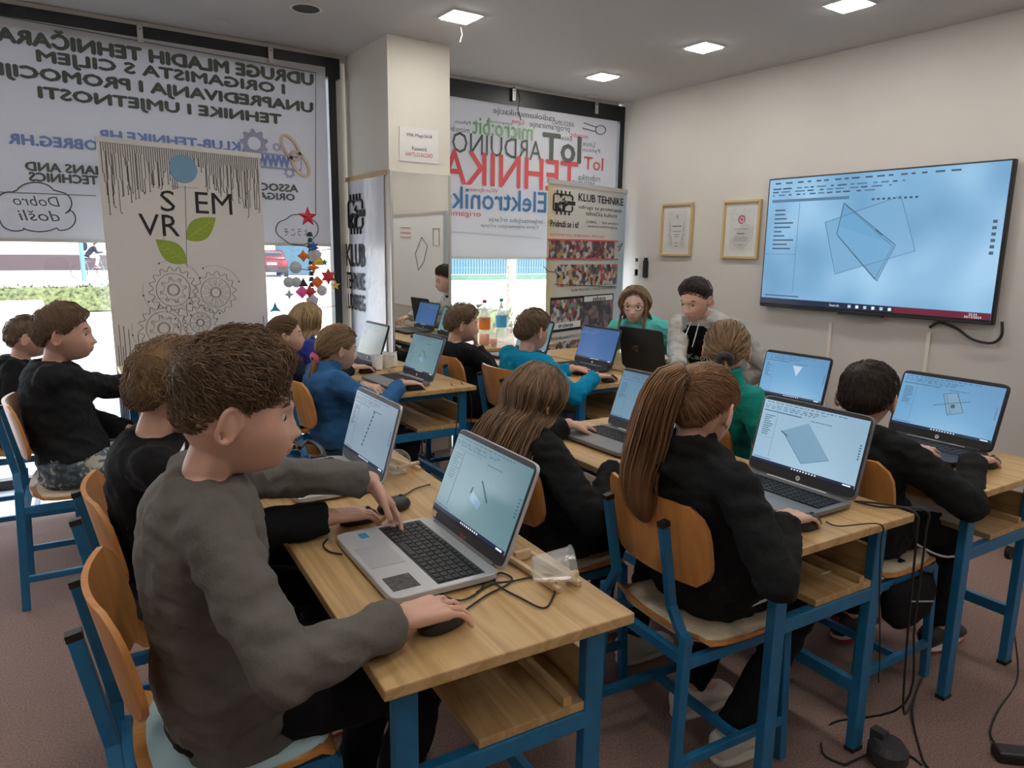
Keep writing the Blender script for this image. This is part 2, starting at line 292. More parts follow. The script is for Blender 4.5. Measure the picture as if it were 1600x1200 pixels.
MB().box((3.55, 5.065, 2.03), (2.06, .003, 1.26)).obj('cloth', 'blind_cloth', b2); MB().box((3.55, 5.065, 1.395), (2.06, .014, .02)).obj('bottom_bar', 'alu', b2)
for b, xl, xr, yc, h, m, bo in [('radiokomunikacije', 770, 866, 180, 12, 'print_grey', 0), ('ARDUINO', 862, 897, 193, 7, 'print_grey', 0), ('programiranje', 827, 890, 199, 11, 'print_grey', 0), ('Canva', 799, 819, 190, 7, 'print_red', 0), ('micro:bit', 738, 832, 201, 26, 'print_green', .01),
        ('Pyhton', 711, 735, 192, 7, 'print_grey', 0), ('micro:bit', 700, 733, 202, 8, 'print_grey', 0), ('IoT', 848, 907, 232, 40, 'print_grey', .02), ('ARDUINO', 706, 846, 229, 31, 'print_grey', .0), ('TEHNIKA', 690, 902, 268, 48, 'print_red', .01), ('Elektronika', 690, 853, 312, 32, 'print_navy', .01),
        ('IoT', 912, 942, 256, 19, 'print_red', .01), ('robotika', 903, 937, 278, 9, 'print_grey', 0), ('ARDUINO', 893, 930, 287, 8, 'print_navy', 0), ('Linux', 910, 929, 225, 8, 'print_grey', 0), ('Pyhton', 910, 937, 236, 8, 'print_grey', 0), ('Excel', 875, 893, 216, 7, 'print_grey', 0), ('microbit', 891, 918, 212, 7, 'print_red', 0),
        ('Wordpress', 731, 778, 298, 8, 'print_red', 0), ('origami', 704, 751, 335, 11, 'print_red', 0), ('orijentacijsko trčanje', 763, 848, 345, 9, 'print_grey', 0), ('Canva orijentacijsko trčanje', 751, 841, 354, 7, 'print_grey', 0), ('robotika', 847, 872, 252, 6, 'print_grey', 0), ('programiranje', 874, 903, 257, 6, 'print_grey', 0), ('a programiranje', 760, 800, 192, 5, 'print_grey', 0)]:
    ptext(PL2, b, xl, xr, yc, h, m, b2, mirror=True, bold=bo * 2)
stroke(PL2, [(704, 362), (845, 372)], .003, 'print_lilac', b2, name='print_line')
stroke(PL2, arc(938, 203, 8, 7, 0, 360), .004, 'print_grey', b2, name='print_line'); stroke(PL2, [(912, 192), (932, 199)], .004, 'print_grey', b2, name='print_line'); stroke(PL2, [(910, 200), (932, 206)], .004, 'print_grey', b2, name='print_line')
# ---------------------------------------------------------------- pillar: sheet of paper, mirror, club poster
PLC = Plane((2.02, 4.40), (2.47, 4.40)); PLL = Plane((2.02, 5.12), (2.02, 4.40))
t = thing('wifi_notice', 'white laminated notice with red password line taped to the pillar', 'notice', (0, 0, 0))
MB().box((2.235, 4.396, 2.13), (.285, .003, .215)).obj('sheet', 'paper', t)
for b, xl, xr, y, h, m in (('Wifi: Magic3618', 634, 674, 213, 6, 'print_black'), ('Password:', 643, 666, 233, 6, 'print_black'), ('HWTL333622AD', 633, 675, 242, 6, 'print_red')): ptext(PLC, b, xl, xr, y, h, m, t, off=.008)
t = thing('wall_mirror', 'tall mirror with thin metal side strips on the lower front of the pillar', 'mirror', (0, 0, 0))
MB().box((2.245, 4.394, .99), (.42, .008, 1.92)).obj('mirror_glass', 'mirror', t)
[MB().box((x, 4.392, .99), (.018, .014, 1.93)).obj('edge_strip', 'alu', t) for x in (2.027, 2.463)]; MB().box((2.245, 4.392, 1.955), (.45, .014, .012)).obj('top_strip', 'column_paint', t)
t = thing('club_poster', 'plastic covered white club poster on the left side of the pillar', 'poster', (0, 0, 0))
mat('poster_film', (.66, .67, .72), .22, noise_s=5, noise_a=.08, bump=.6, bump_s=9)
MB().box((2.012, 4.78, 1.0), (.006, .62, 1.88)).obj('sheet', 'poster_film', t); MB().box((2.011, 4.78, 1.945), (.01, .70, .03)).obj('wooden_strip', 'edge_oak', t)
def pill_logo(pl, xl, xr, yt, yb, parent, off, m='print_black'):       # chip with pins and letters K T
    s0, z0, d = pl.hit(xl, (yt + yb) / 2); s1, _, _ = pl.hit(xr, (yt + yb) / 2); sc, zt, _ = pl.hit((xl + xr) / 2, yt); _, zb, _ = pl.hit((xl + xr) / 2, yb)
    w = abs(s1 - s0); h = abs(zt - zb); mb = MB(); r = w * .022
    q = lambda x, y: (x * w, y * h, 0)
    mb.tube([q(-.42, -.33), q(-.42, .28), q(-.36, .34), q(.30, .34), q(.36, .28), q(.36, .12)], r, 4); mb.tube([q(.36, -.1), q(.36, -.28), q(.30, -.34), q(-.36, -.34), q(-.42, -.28)], r, 4)
    for i in range(4): x = -.28 + i * .17; mb.tube([q(x, .34), q(x, .5)], r, 4); mb.tube([q(x, -.34), q(x, -.5)], r, 4)
    mb.prism([(-.2 * w, .34 * h), (-.04 * w, .34 * h), (-.12 * w, .18 * h)], -.001, .001); mb.prism([(.14 * w, .1 * h), (.48 * w, .1 * h), (.48 * w, -.07 * h), (.14 * w, -.07 * h)], -.001, .001)
    mb.tube([q(-.08, .1), q(.04, .2), q(.0, .06), q(.1, .1), q(.06, 0)], r * .8, 4)
    R = r * 2.2; mb.tube([q(-.33, -.02), q(-.3, -.32)], R, 4); mb.tube([q(-.14, -.0), q(-.3, -.16), q(-.15, -.32)], R, 4); mb.tube([q(-.08, -.02), q(.12, -.06)], R, 4); mb.tube([q(.02, -.05), q(-.03, -.32)], R, 4)
    return mb.obj('chip_logo', m, parent, M=pl.mat((s0 + s1) / 2, (zt + zb) / 2, off))
pill_logo(PLL, 546, 574, 303, 366, t, .018)
for b, y, h in (('KLUB', 399, 34), ('TEHNIKE', 439, 25), ('LUDBREG', 472, 24)): ptext(PLL, b, 545, 573, y, h, 'print_black', t, off=.018, bold=.035)
# ================================================================ desks (local: x = depth towards the screen side, y = length)
ZT = .76
def make_desk():
    t = thing('school_desk', '', 'desk')
    MB().box((.25, .65, ZT - .0125), (.52, 1.32, .023)).obj('tabletop', 'oak', t, bevel=.003)
    for y in (.06, 1.24):
        for x in (.05, .46): MB().box((x, y, .36), (.045, .028, .72)).obj('leg', 'blue_steel', t, bevel=.003)
        for x in (.05, .46): MB().box((x, y, .006), (.047, .03, .014)).obj('foot_cap', 'black_plastic', t)
        MB().bar((.07, y, .724), (.44, y, .724), .028, .045).obj('end_rail', 'blue_steel', t, bevel=.003)
        MB().bar((.07, y, .512), (.44, y, .512), .028, .04).obj('shelf_rail', 'blue_steel', t, bevel=.003)
    for x in (.05, .46): MB().bar((x, .075, .724), (x, 1.225, .724), .028, .045).obj('long_rail', 'blue_steel', t, bevel=.003)
    MB().bar((.46, .075, .20), (.46, 1.225, .20), .025, .04).obj('foot_rail', 'blue_steel', t, bevel=.003)
    s = MB().box((.335, .65, .543), (.28, 1.20, .020)).obj('shelf', 'oak', t, bevel=.002)
    MB().box((.465, .65, .588), (.020, 1.20, .11)).obj('shelf_back', 'oak', s, bevel=.002); MB().box((.40, .65, .562), (.02, 1.19, .020)).obj('shelf_divider', 'edge_oak', s)
    return t
D0 = make_desk(); D_used = [False]
def desk(x, y, rz, label):
    o = D0 if not D_used[0] else copy_tree(D0); D_used[0] = True
    o.location = (x, y, 0); o.rotation_euler = (0, 0, math.radians(rz)); return tag(o, label, 'desk', 'school desks with blue steel frames')
desk(.43, .975, -4, 'nearest oak desk with the silver laptop and the fallen clear cup on it')
desk(1.47, .95, -3.5, 'oak desk of the two girls in black, orange drink on it')
desk(2.38, .90, -3, 'oak desk at the right edge under the television side')
desk(1.40, 3.14, -1, 'oak desk with paper cups in the second row, open shelf showing cables')
desk(2.37, 2.82, -1, 'oak desk of the boy in the turquoise shirt')
desk(.37, 3.38, -2, 'oak desk in front of the tall gear banner')
desk(2.925, 2.72, 0, 'instructors desk carrying the black gaming laptop')
o = desk(3.34, 4.30, 90, 'drinks table with bottles below the word cloud window'); o.scale = (1, .62, 1)
# ================================================================ chairs (local: origin on the floor, faces +x)
def make_chair():
    t = thing('school_chair', '', 'chair')
    n = 11; mb = MB(); top = []; bot = []                          # curved plywood seat
    xs = np.linspace(-.19, .19, 9); ys = np.linspace(-.19, .19, 9); vs = []
    def zs(x, y): return .445 + .012 * (x / .19) ** 2 - (.03 * max(0, (x - .13) / .06) ** 2) + .010 * (y / .19) ** 2 + (.02 * max(0, (-x - .12) / .07) ** 2)
    def rnd(x, y): k = 1 - .10 * (abs(x) / .19) ** 6 * (abs(y) / .19) ** 2; return x * k, y * (1 - .10 * (abs(x) / .19) ** 4)
    for dz in (0, -.012):
        for x in xs:
            for y in ys: a, b = rnd(x, y); vs.append([a, b, zs(x, y) + dz])
    N = 81; fs = []
    for i in range(8):
        for j in range(8): a = i * 9 + j; fs += [(a, a + 9, a + 10, a + 1), (N + a, N + a + 1, N + a + 10, N + a + 9)]
    edge = [i for i in range(9)] + [i * 9 + 8 for i in range(1, 9)] + [72 + i for i in range(7, -1, -1)] + [i * 9 for i in range(7, 0, -1)]
    fs += [(edge[i], edge[(i + 1) % 32], N + edge[(i + 1) % 32], N + edge[i]) for i in range(32)]
    mb.add(vs, fs); mb.obj('seat', 'ply', t, smooth=True).modifiers.new('es', 'EDGE_SPLIT').split_angle = .8
    # backrest: rounded slab curved round the back
    def backpt(u, v, off): # u across -1..1, v 0..1 up
        y = u * .20; k = 1 - .0 * v; x = -.205 - .045 * (v) + .045 * u * u + off; return [x, y, .615 + v * .225]
    us = np.linspace(-1, 1, 17); vs = []; rows = 9
    for off in (0, .012):
        for i in range(rows):
            v = i / (rows - 1)
            for u in us:
                lim = 1 - .0; e = abs(2 * v - 1); w = (1 - e ** 4 * .22); vs.append(backpt(u * w, v * (1) - 0 * abs(u), off))
    c = rows * 17; fs = []
    for i in range(rows - 1):
        for j in range(16): a = i * 17 + j; fs += [(a, a + 1, a + 18, a + 17), (c + a, c + a + 17, c + a + 18, c + a + 1)]
    edge = list(range(17)) + [i * 17 + 16 for i in range(1, rows)] + [(rows - 1) * 17 + j for j in range(15, -1, -1)] + [i * 17 for i in range(rows - 2, 0, -1)]
    k = len(edge); fs += [(edge[(i + 1) % k], edge[i], c + edge[i], c + edge[(i + 1) % k]) for i in range(k)]
    MB().add(vs, fs).obj('backrest', 'ply', t, smooth=True).modifiers.new('es', 'EDGE_SPLIT').split_angle = .8
    for s in (-1, 1):
        y = s * .145
        lg = MB(); w = .0145
        lg.bar((-.235, s * .175, .0), (-.215, s * .17, .50), .03, .022, (0, 1, 0)); lg.obj('leg', 'blue_steel', t, bevel=.003)
        up = MB().bar((-.215, s * .165, .48), (-.222, s * .115, .56), .026, .02, (0, 1, 0)).bar((-.221, s * .115, .555), (-.262, s * .115, .785), .026, .02, (0, 1, 0)).obj('upright', 'blue_steel', t, bevel=.003)
        MB().bar((-.2615, s * .115, .782), (-.264, s * .115, .796), .027, .021, (0, 1, 0)).obj('cap', 'black_plastic', up)
        MB().bar((.17, s * .165, .42), (.185, s * .175, 0), .028, .024, (0, 1, 0)).obj('leg', 'blue_steel', t, bevel=.003)
        MB().bar((-.215, s * .165, .415), (.175, s * .165, .415), .022, .03).obj('seat_rail', 'blue_steel', t, bevel=.003)
        MB().bar((-.23, s * .174, .13), (.18, s * .174, .13), .02, .026).obj('side_stretcher', 'blue_steel', t, bevel=.003)
    MB().bar((.10, -.16, .415), (.10, .16, .415), .022, .028).obj('cross_rail', 'blue_steel', t); MB().bar((-.2, -.16, .415), (-.2, .16, .415), .022, .028).obj('cross_rail', 'blue_steel', t)
    MB().bar((.0, -.17, .13), (.0, .17, .13), .02, .024).obj('cross_stretcher', 'blue_steel', t)
    return t
CH0 = make_chair(); C_used = [False]
def chair(x, y, rz, label, pad=False):
    o = CH0 if not C_used[0] else copy_tree(CH0); C_used[0] = True
    o.location = (x, y, 0); o.rotation_euler = (0, 0, math.radians(rz)); tag(o, label, 'chair', 'plywood school chairs on blue frames')
    if pad:
        c = MB().loft([((0, 0, .449), (.175, 0, 0), (0, .175, 0)), ((0, 0, .455), (.185, 0, 0), (0, .185, 0)), ((0, 0, .462), (.18, 0, 0), (0, .18, 0)), ((0, 0, .466), (.165, 0, 0), (0, .165, 0))], 28, p=4).obj('seat_pad', 'felt', None, smooth=True)
        c.location = (x, y, 0); c.rotation_euler = (0, 0, math.radians(rz)); tag(c, 'beige felt seat pad on the ' + pad, 'seat pad', 'seat pads')
    return o
chair(.285, 1.46, -4, 'plywood chair at the lower left under the boy in grey', 'chair of the boy in grey')
bpy.data.objects['seat_pad'].data.materials[0] = mat('pale_pad', (.42, .58, .62), .9); bpy.data.objects['seat_pad']['label'] = 'pale blue seat pad on the chair of the boy in grey'; bpy.data.objects['seat_pad']['group'] = 'seat pads'
chair(.32, 2.06, -4, 'plywood chair behind the boy in grey, under the boy in the black T-shirt')
chair(1.545, 1.27, -5, 'plywood chair in the centre foreground under the ponytail girl in black', 'chair of the ponytail girl in black')
chair(1.43, 1.82, -5, 'plywood chair under the girl with long loose brown hair', 'chair of the girl with long loose hair')
chair(2.33, 1.24, -3, 'plywood chair under the dark haired boy in the black hoodie', 'chair of the dark haired boy in the hoodie')
chair(2.34, 1.86, -3, 'plywood chair under the girl in green, mostly hidden')
chair(.13, 3.45, -3, 'plywood chair at the left edge under the boy in camouflage trousers', 'chair of the boy in camouflage trousers')
chair(-.05, 4.28, -3, 'plywood chair by the left window under the boy with cropped hair')
chair(1.24, 3.38, -1, 'plywood chair under the girl in the blue jumper')
chair(1.22, 4.0, -1, 'plywood chair under the girl with earrings and ponytail')
chair(2.29, 3.17, 0, 'plywood chair under the boy in the turquoise shirt')
chair(2.25, 3.72, 0, 'plywood chair under the boy in the black jumper leaning on his hand')
chair(3.72, 2.92, 178, 'plywood chair under the instructor in the grey and black hoodie')
chair(3.72, 3.50, 190, 'plywood chair under the instructor with glasses')
chair(1.36, 4.50, 10, 'plywood chair under the blonde girl by the ornament tree')
# ================================================================ laptops (local: hinge along y at x=0, keyboard towards -x, screen faces -x)
def emat(name, c, s): return mat(name, (.01, .01, .012), .18, emit=c, es=s)
def grad_screen(name, c0, c1, c2, s):
    m = bpy.data.materials.new(name); MATS[name] = m; m.use_nodes = True; nt = m.node_tree; p = nt.nodes['Principled BSDF']; p.inputs['Base Color'].default_value = (.01, .01, .012, 1); p.inputs['Roughness'].default_value = .22
    tc = nt.nodes.new('ShaderNodeTexCoord'); n = nt.nodes.new('ShaderNodeTexNoise'); n.inputs['Scale'].default_value = 3.2; n.inputs['Detail'].default_value = 1; mp = nt.nodes.new('ShaderNodeMapping'); mp.inputs['Scale'].default_value = (.6, .6, 1.8)
    nt.links.new(tc.outputs['Object'], mp.inputs[0]); nt.links.new(mp.outputs[0], n.inputs['Vector'])
    r = nt.nodes.new('ShaderNodeValToRGB'); r.color_ramp.elements[0].position = .3; r.color_ramp.elements[1].position = .72; r.color_ramp.elements[0].color = (*c0, 1); r.color_ramp.elements[1].color = (*c2, 1); e = r.color_ramp.elements.new(.5); e.color = (*c1, 1)
    nt.links.new(n.outputs[0], r.inputs[0]); nt.links.new(r.outputs[0], p.inputs['Emission Color']); p.inputs['Emission Strength'].default_value = s; return m
grad_screen('scr_teal', (.13, .26, .31), (.20, .36, .41), (.30, .48, .53), .60); grad_screen('scr_grey', (.22, .31, .40), (.30, .41, .52), (.38, .52, .64), .62); grad_screen('scr_blue', (.10, .27, .50), (.17, .40, .66), (.33, .60, .85), .8)
grad_screen('scr_pale', (.28, .45, .60), (.37, .56, .72), (.48, .68, .84), .78); grad_screen('scr_dull', (.20, .23, .22), (.24, .27, .26), (.28, .31, .30), .8); grad_screen('scr_deep', (.03, .09, .24), (.04, .11, .29), (.06, .15, .36), 1.0)
grad_screen('scr_steel', (.10, .20, .30), (.15, .28, .39), (.20, .35, .47), .8); grad_screen('scr_tv', (.14, .33, .55), (.22, .45, .70), (.36, .62, .86), .85)
emat('ui_dark', (.015, .02, .05), 1); emat('ui_ink', (.05, .09, .14), .9); emat('ui_line', (.09, .19, .30), .9); emat('ui_red', (.13, .01, .03), 1); emat('ui_white', (.75, .8, .85), 1); emat('ui_pale', (.42, .56, .68), 1)
emat('ui_shade_tv', (.15, .37, .60), .85); emat('ui_shade2_tv', (.20, .42, .66), .85); emat('ui_shade', (.24, .43, .60), .7)
def ui(W, H, M, parent, bgm, shape=0, taskbar=True, r2=None, fine=1.0, tv=False):
    """CAD program window: origin at screen centre, x right, y up, z out of the screen"""
    s = MB().box((0, 0, 0), (W, H, .002)).obj('screen', bgm, parent, M=M)
    k = MB(); rr = random.Random(int(W * 1e4) + shape)
    def rect(x0, x1, y0, y1, mi, z=.0016): k.box(((x0 + x1) / 2 * W, (y0 + y1) / 2 * H, z), (abs(x1 - x0) * W, abs(y1 - y0) * H, .0006), mi)
    if taskbar: rect(-.5, .5, -.5, -.455, 0)
    for i in range(9): x = -.08 + i * .028; (taskbar and rect(x, x + .013, -.487, -.468, 2, .0022))
    rect(.40, .47, -.488, -.468, 2, .0022)
    x = -.47
    while x < .3: w = rr.uniform(.012, .04); rect(x, x + w, .462, .474, 1); x += w + rr.uniform(.01, .03)
    for row, y in enumerate((.425, .40, .375)):
        x = -.48
        while x < .12 - row * .05: w = rr.uniform(.01, .05); rect(x, x + w, y - .006, y + .005, 1 if rr.random() < .5 else 3); x += w + rr.uniform(.008, .03)
    rect(-.48, -.10, .318, .340, 3)
    for i in range(9): x = .0 + i * .022; rect(x, x + .012, .300, .314, 1)
    for i in range(10): rect(-.46, -.46 + rr.uniform(.04, .11), .25 - i * .034, .261 - i * .034, 1)
    rect(-.335, -.333, -.40, .31, 3); rect(-.5, -.335, -.098, -.095, 3); rect(-.48, -.30, -.437, -.428, 1)
    for i in range(6): rect(.465, .48, .12 - i * .04, .14 - i * .04, 1)
    k.obj('interface', ['ui_dark', 'ui_ink', 'ui_white', 'ui_line'], s)['kind'] = 'stuff'
    q = MB(); L = lambda pts, m=0, r=.0012: q.tube([(x * W, y * H, .002) for x, y in pts], r * (.55 if tv else 1) * (W / .34), 4, m)
    def quad(pts, m): q.add([(x * W, y * H, .0019) for x, y in pts], [tuple(range(len(pts)))], m)
    if shape == 1:   # tilted plate
        quad([(-.25, .06), (-.02, .27), (.24, -.2), (.0, -.36)], 1); quad([(-.12, .15), (-.02, .27), (.10, .05), (-.0, -.05)], 2); L([(-.25, .06), (.0, -.36), (.24, -.2)]); L([(-.26, .05), (-.19, -.0)], 3, .002)
    elif shape == 2:  # slab with axis
        quad([(-.05, .22), (.08, .28), (.18, -.06), (.04, -.16)], 1); L([(-.05, .22), (.08, .28), (.18, -.06), (.04, -.16), (-.05, .22)], 3); L([(-.12, -.02), (.22, .16)], 3); L([(-.02, .21), (.07, -.12)]); q.lathe([(0, 0), (.008, 0), (.008, .001)], (.07 * W, .02 * H, .002), 10, 3)
    elif shape == 3:  # crossed planes on the television
        A = [(-.12, .29), (.12, -.02), (.06, -.28), (-.14, .06)]; B = [(-.2, .15), (.12, .32), (.2, -.06), (-.13, -.24)]
        quad(A, 1); quad(B, 2); L(A + A[:1], 3); L(B + B[:1]); L([(-.11, .27), (.11, -.03), (.05, -.26)], 0); L([(-.13, .04), (.05, -.27)], 0); L([(.03, .09), (.06, .05)], 3)
    elif shape == 4: L([(.0, .10), (.14, -.10)], 3, .0016); quad([(-.06, -.06), (-.08, -.16), (.06, -.24), (.08, -.14)], 2); L([(-.08, -.02), (-.09, -.10)], 3)
    elif shape == 5: quad([(-.03, .26), (.12, .26), (.05, .02)], 4)
    elif shape == 6:
        for i in range(9): L([(.04 - i * .012, .30 - i * .07), (.03 - i * .012, .26 - i * .07)], 3, .0022)
    if shape: q.obj('drawing', ['ui_line', 'ui_shade_tv' if tv else 'ui_shade', 'ui_shade2_tv' if tv else 'ui_shade', 'ui_ink', 'ui_pale'], s)
    if tv:
        t = MB().box((0, -.478 * H, .0030), (W * .999, H * .043, .0006)).box((.32 * W, -.478 * H, .0036), (W * .36, H * .043, .0006), 1).obj('task_bar', ['ui_dark', 'ui_red'], s)
        for i, c in enumerate([2, 2, 2, 2, 2, 2]): MB().box((-.05 * W + i * .035 * W, -.478 * H, .0044), (.013 * W, .022 * H, .0006)).obj('icon', 'ui_white' if i % 2 else 'ui_pale', t)
        text('Search', 'ui_white', Matrix.Translation((-.12 * W, -.478 * H, .0046)), .045 * W, .018 * H, t); text('22:24\n30/12/2024', 'ui_white', Matrix.Translation((.44 * W, -.478 * H, .0046)), .06 * W, .032 * H, t)
    return s
def laptop(hx, hy, rz, label, body='silver', bezel='dark_plastic', scr='scr_blue', shape=0, lid=108, w=.36, d=.245, mark='HP', keys=True, z=ZT, stickers=False, task=True):
    t = thing('laptop', label, 'laptop', (hx, hy, z), math.radians(rz), 'open laptops on the desks')
    b = MB().loft([((-d / 2, 0, .004), (d / 2 - .006, 0, 0), (0, w / 2 - .006, 0)), ((-d / 2, 0, .008), (d / 2, 0, 0), (0, w / 2, 0)), ((-d / 2, 0, .019), (d / 2, 0, 0), (0, w / 2, 0)), ((-d / 2, 0, .0205), (d / 2 - .002, 0, 0), (0, w / 2 - .002, 0))], 48, p=14).obj('base', body, t)
    for x in (-.02, -d + .02): MB().box((x, 0, .002), (.012, w * .8, .004)).obj('foot_strip', 'black_plastic', b)
    kw = w * .90; kd = d * .42; kx = -.035 - kd / 2
    MB().box((kx, 0, .0206), (kd + .006, kw + .006, .0008)).obj('key_deck', 'dark_plastic' if body != 'gunmetal' else 'black_plastic', b)
    kb = MB()
    for r in range(6):
        nk = 16 if r else 18; y = -kw / 2; step = kw / nk
        for c in range(nk):
            if r == 5 and 4 < c < 9: continue
            kb.box((kx + kd / 2 - (r + .5) * kd / 6, kw / 2 - (c + .5) * step, .0222), (kd / 6 * (.74 if r else .5), step * .80, .0022))
        if r == 5: kb.box((kx + kd / 2 - 5.5 * kd / 6, kw / 2 - 7 * step, .0222), (kd / 6 * .74, step * 3.7, .0022))
    ko = kb.obj('keyboard', 'key', b); ko['kind'] = 'stuff'
    MB().box((-d + .052, .02, .0207), (.078, .115, .0006)).obj('touchpad', body if body != 'silver' else 'gunmetal_light', b)
    if stickers:
        MB().box((-d + .045, -.125, .0208), (.06, .065, .0006)).obj('sticker', 'sticker_dark', b); MB().box((-d + .06, .145, .0208), (.02, .03, .0006)).obj('sticker', 'sticker_blue', b)
    a = math.radians(lid - 90); H = d * .985
    Ml = Matrix.Translation((0, 0, .018)) @ Matrix.Rotation(a, 4, 'Y')      # lid frame: z up along the lid, x back
    l = MB().loft([((.001, 0, H / 2), (0, w / 2 - .003, 0), (0, 0, H / 2 - .003)), ((.003, 0, H / 2), (0, w / 2, 0), (0, 0, H / 2)), ((.007, 0, H / 2), (0, w / 2, 0), (0, 0, H / 2)), ((.009, 0, H / 2), (0, w / 2 - .004, 0), (0, 0, H / 2 - .004))], 48, p=16).obj('lid', [body], t, M=Ml)
    MB().loft([((.0012, 0, H / 2 + .002), (0, w / 2 - .004, 0), (0, 0, H / 2 - .004)), ((-.0005, 0, H / 2 + .002), (0, w / 2 - .005, 0), (0, 0, H / 2 - .005))], 48, p=16).obj('bezel', bezel, l)
    MB().tube([(0, -w * .40, .004), (0, w * .40, .004)], .007, 10).obj('hinge', 'dark_plastic' if body != 'silver' else 'gunmetal', t, M=Matrix.Translation((.002, 0, .014)))
    Ms = Matrix(((0, 0, -1, -.0018), (-1, 0, 0, 0), (0, 1, 0, H / 2 + .010), (0, 0, 0, 1)))
    if scr: ui(w * .945, H * .80, Ms, l, scr, shape, task)
    MB().box((-.0012, 0, H - .008), (.001, .006, .004)).obj('webcam', 'black_plastic', l)
    if mark == 'HP':
        Mh = Matrix(((0, 0, -1, -.0016), (-1, 0, 0, 0), (0, 1, 0, .017), (0, 0, 0, 1)))
        MB().lathe([(0, 0), (.0075, 0), (.0075, .0006), (0, .0006)], n=20).obj('logo_disc', 'white_plastic', l, M=Mh); text('hp', 'dark_plastic', Mh @ Matrix.Translation((0, 0, .0012)), .008, .008, l, shear=.3)
        MB().box((-.006, 0, .0215), (.008, w * .55, .001)).obj('hinge_strip', 'white_plastic', b)
    elif mark == 'acer': text('acer', 'print_red', Matrix(((0, 0, -1, -.0016), (-1, 0, 0, 0), (0, 1, 0, .014), (0, 0, 0, 1))), .03, .009, l); MB().box((-.0014, w / 2 - .022, .018), (.0008, .026, .014)).obj('sticker', 'gold_wood', l)
    return t, l
mat('gunmetal_light', (.42, .43, .45), .4, .3); mat('sticker_dark', (.05, .045, .045), .5, noise_s=90, noise_a=.9); mat('sticker_blue', (.02, .25, .5), .5)
laptop(.80, 1.372, -3, 'silver laptop nearest the camera in front of the boy in grey', scr='scr_teal', shape=4, lid=112, w=.375, d=.25, mark='acer', stickers=True)
laptop(.815, 2.03, -2, 'silver laptop behind the nearest one, beside the boy in the black T-shirt', scr='scr_grey', shape=6, lid=106, w=.36, mark='', stickers=True)
laptop(1.875, 1.21, -2, 'laptop in front of the ponytail girl in black showing a tilted plate', 'gunmetal', scr='scr_pale', shape=1, lid=104, w=.375, d=.25)
laptop(1.88, 1.90, -1, 'laptop on which the girl with long loose hair is typing', 'gunmetal', scr='scr_steel', shape=4, lid=110)
laptop(2.775, 1.235, -3, 'black laptop before the dark haired boy showing a slab with an axis', 'black_plastic', 'black_plastic', scr='scr_blue', shape=2, lid=107, w=.385, d=.255)
laptop(2.86, 1.935, 0, 'black laptop against the white wall in front of the girl in green', 'black_plastic', 'black_plastic', scr='scr_blue', shape=5, lid=104, w=.345, mark='')
laptop(1.70, 3.405, 0, 'laptop in front of the girl in the blue jumper', 'gunmetal', scr='scr_teal', shape=4, lid=110)
laptop(1.71, 4.10, 0, 'laptop with a blank greyish screen behind the blue jumper girls one', 'black_plastic', 'black_plastic', scr='scr_dull', lid=108, task=False)
laptop(2.822, 3.27, -1, 'laptop with a deep blue screen used by the boy in turquoise', 'dark_plastic', 'black_plastic', scr='scr_deep', lid=108)
laptop(.72, 3.95, -1, 'laptop seen edge on in front of the gear banner', 'black_plastic', 'black_plastic', scr='scr_steel', lid=108, mark='')
laptop(2.75, 3.83, 0, 'laptop of the boy in the black jumper, mostly hidden', 'dark_plastic', 'black_plastic', scr='scr_teal', lid=108, mark='')
t, l = laptop(2.985, 2.985, 180, 'black gaming laptop seen from behind on the instructors desk', 'black_plastic', 'black_plastic', scr='scr_steel', lid=100, w=.36, d=.255, mark='')
ml = Matrix(((0, 0, 1, .0096), (1, 0, 0, -.05), (0, 1, 0, .125), (0, 0, 0, 1)))
mat('rog_gold', (.30, .24, .13), .35, .6); k = MB()
for pts in ([(-.03, .004), (-.005, .016), (.024, .018), (.012, .004), (.004, -.002)], [(-.022, .0), (-.004, -.012), (.006, -.016), (.022, -.016), (.02, -.004), (.006, -.004)], [(-.012, .004), (.0, .010), (.014, .012)]): k.tube([(x, y, 0) for x, y in pts], .0018, 4)
k.obj('eye_emblem', 'rog_gold', l, M=ml)
# ================================================================ right wall: television, frames, remotes, trunking, whiteboard
t = thing('television', 'large wall mounted television showing a CAD window with crossed planes', 'television', (4.56, 2.585, 1.535))
MB().box((0, 0, 0), (.045, 1.57, .915)).obj('housing', 'black_plastic', t, bevel=.006); MB().box((.03, 0, -.05), (.05, .5, .4)).obj('wall_mount', 'black_plastic', t)
MB().box((-.02, 0, -.463), (.03, .30, .012)).obj('sensor_bar', 'dark_plastic', t); MB().box((-.0226, 0, -.447), (.002, 1.55, .012)).obj('lower_bezel', 'dark_plastic', t)
ui(1.545, .878, Matrix(((0, 0, -1, -.0235), (-1, 0, 0, 0), (0, 1, 0, .008), (0, 0, 0, 1))), t, 'scr_tv', 3, True, tv=True)
c = [(4.585, 2.16, 1.03), (4.57, 2.10, 1.065), (4.565, 2.0, 1.04), (4.56, 1.9, .985), (4.56, 1.80, .975), (4.56, 1.755, 1.02), (4.57, 1.765, 1.10)]
def smooth(pts, n=6):
    P = [Vector(p) for p in pts]; out = []
    for i in range(len(P) - 1):
        a = P[max(0, i - 1)]; b = P[i]; c_ = P[i + 1]; d = P[min(len(P) - 1, i + 2)]
        for k in range(n):
            u = k / n; out.append(.5 * ((2 * b) + (c_ - a) * u + (2 * a - 5 * b + 4 * c_ - d) * u * u + (3 * b - a - 3 * c_ + d) * u ** 3))
    out.append(P[-1]); return [tuple(p) for p in out]
tag(MB().tube(smooth(c), .008, 8).obj('power_cable', 'cable'), 'thick black cable looping from the television into the trunking', 'cable')
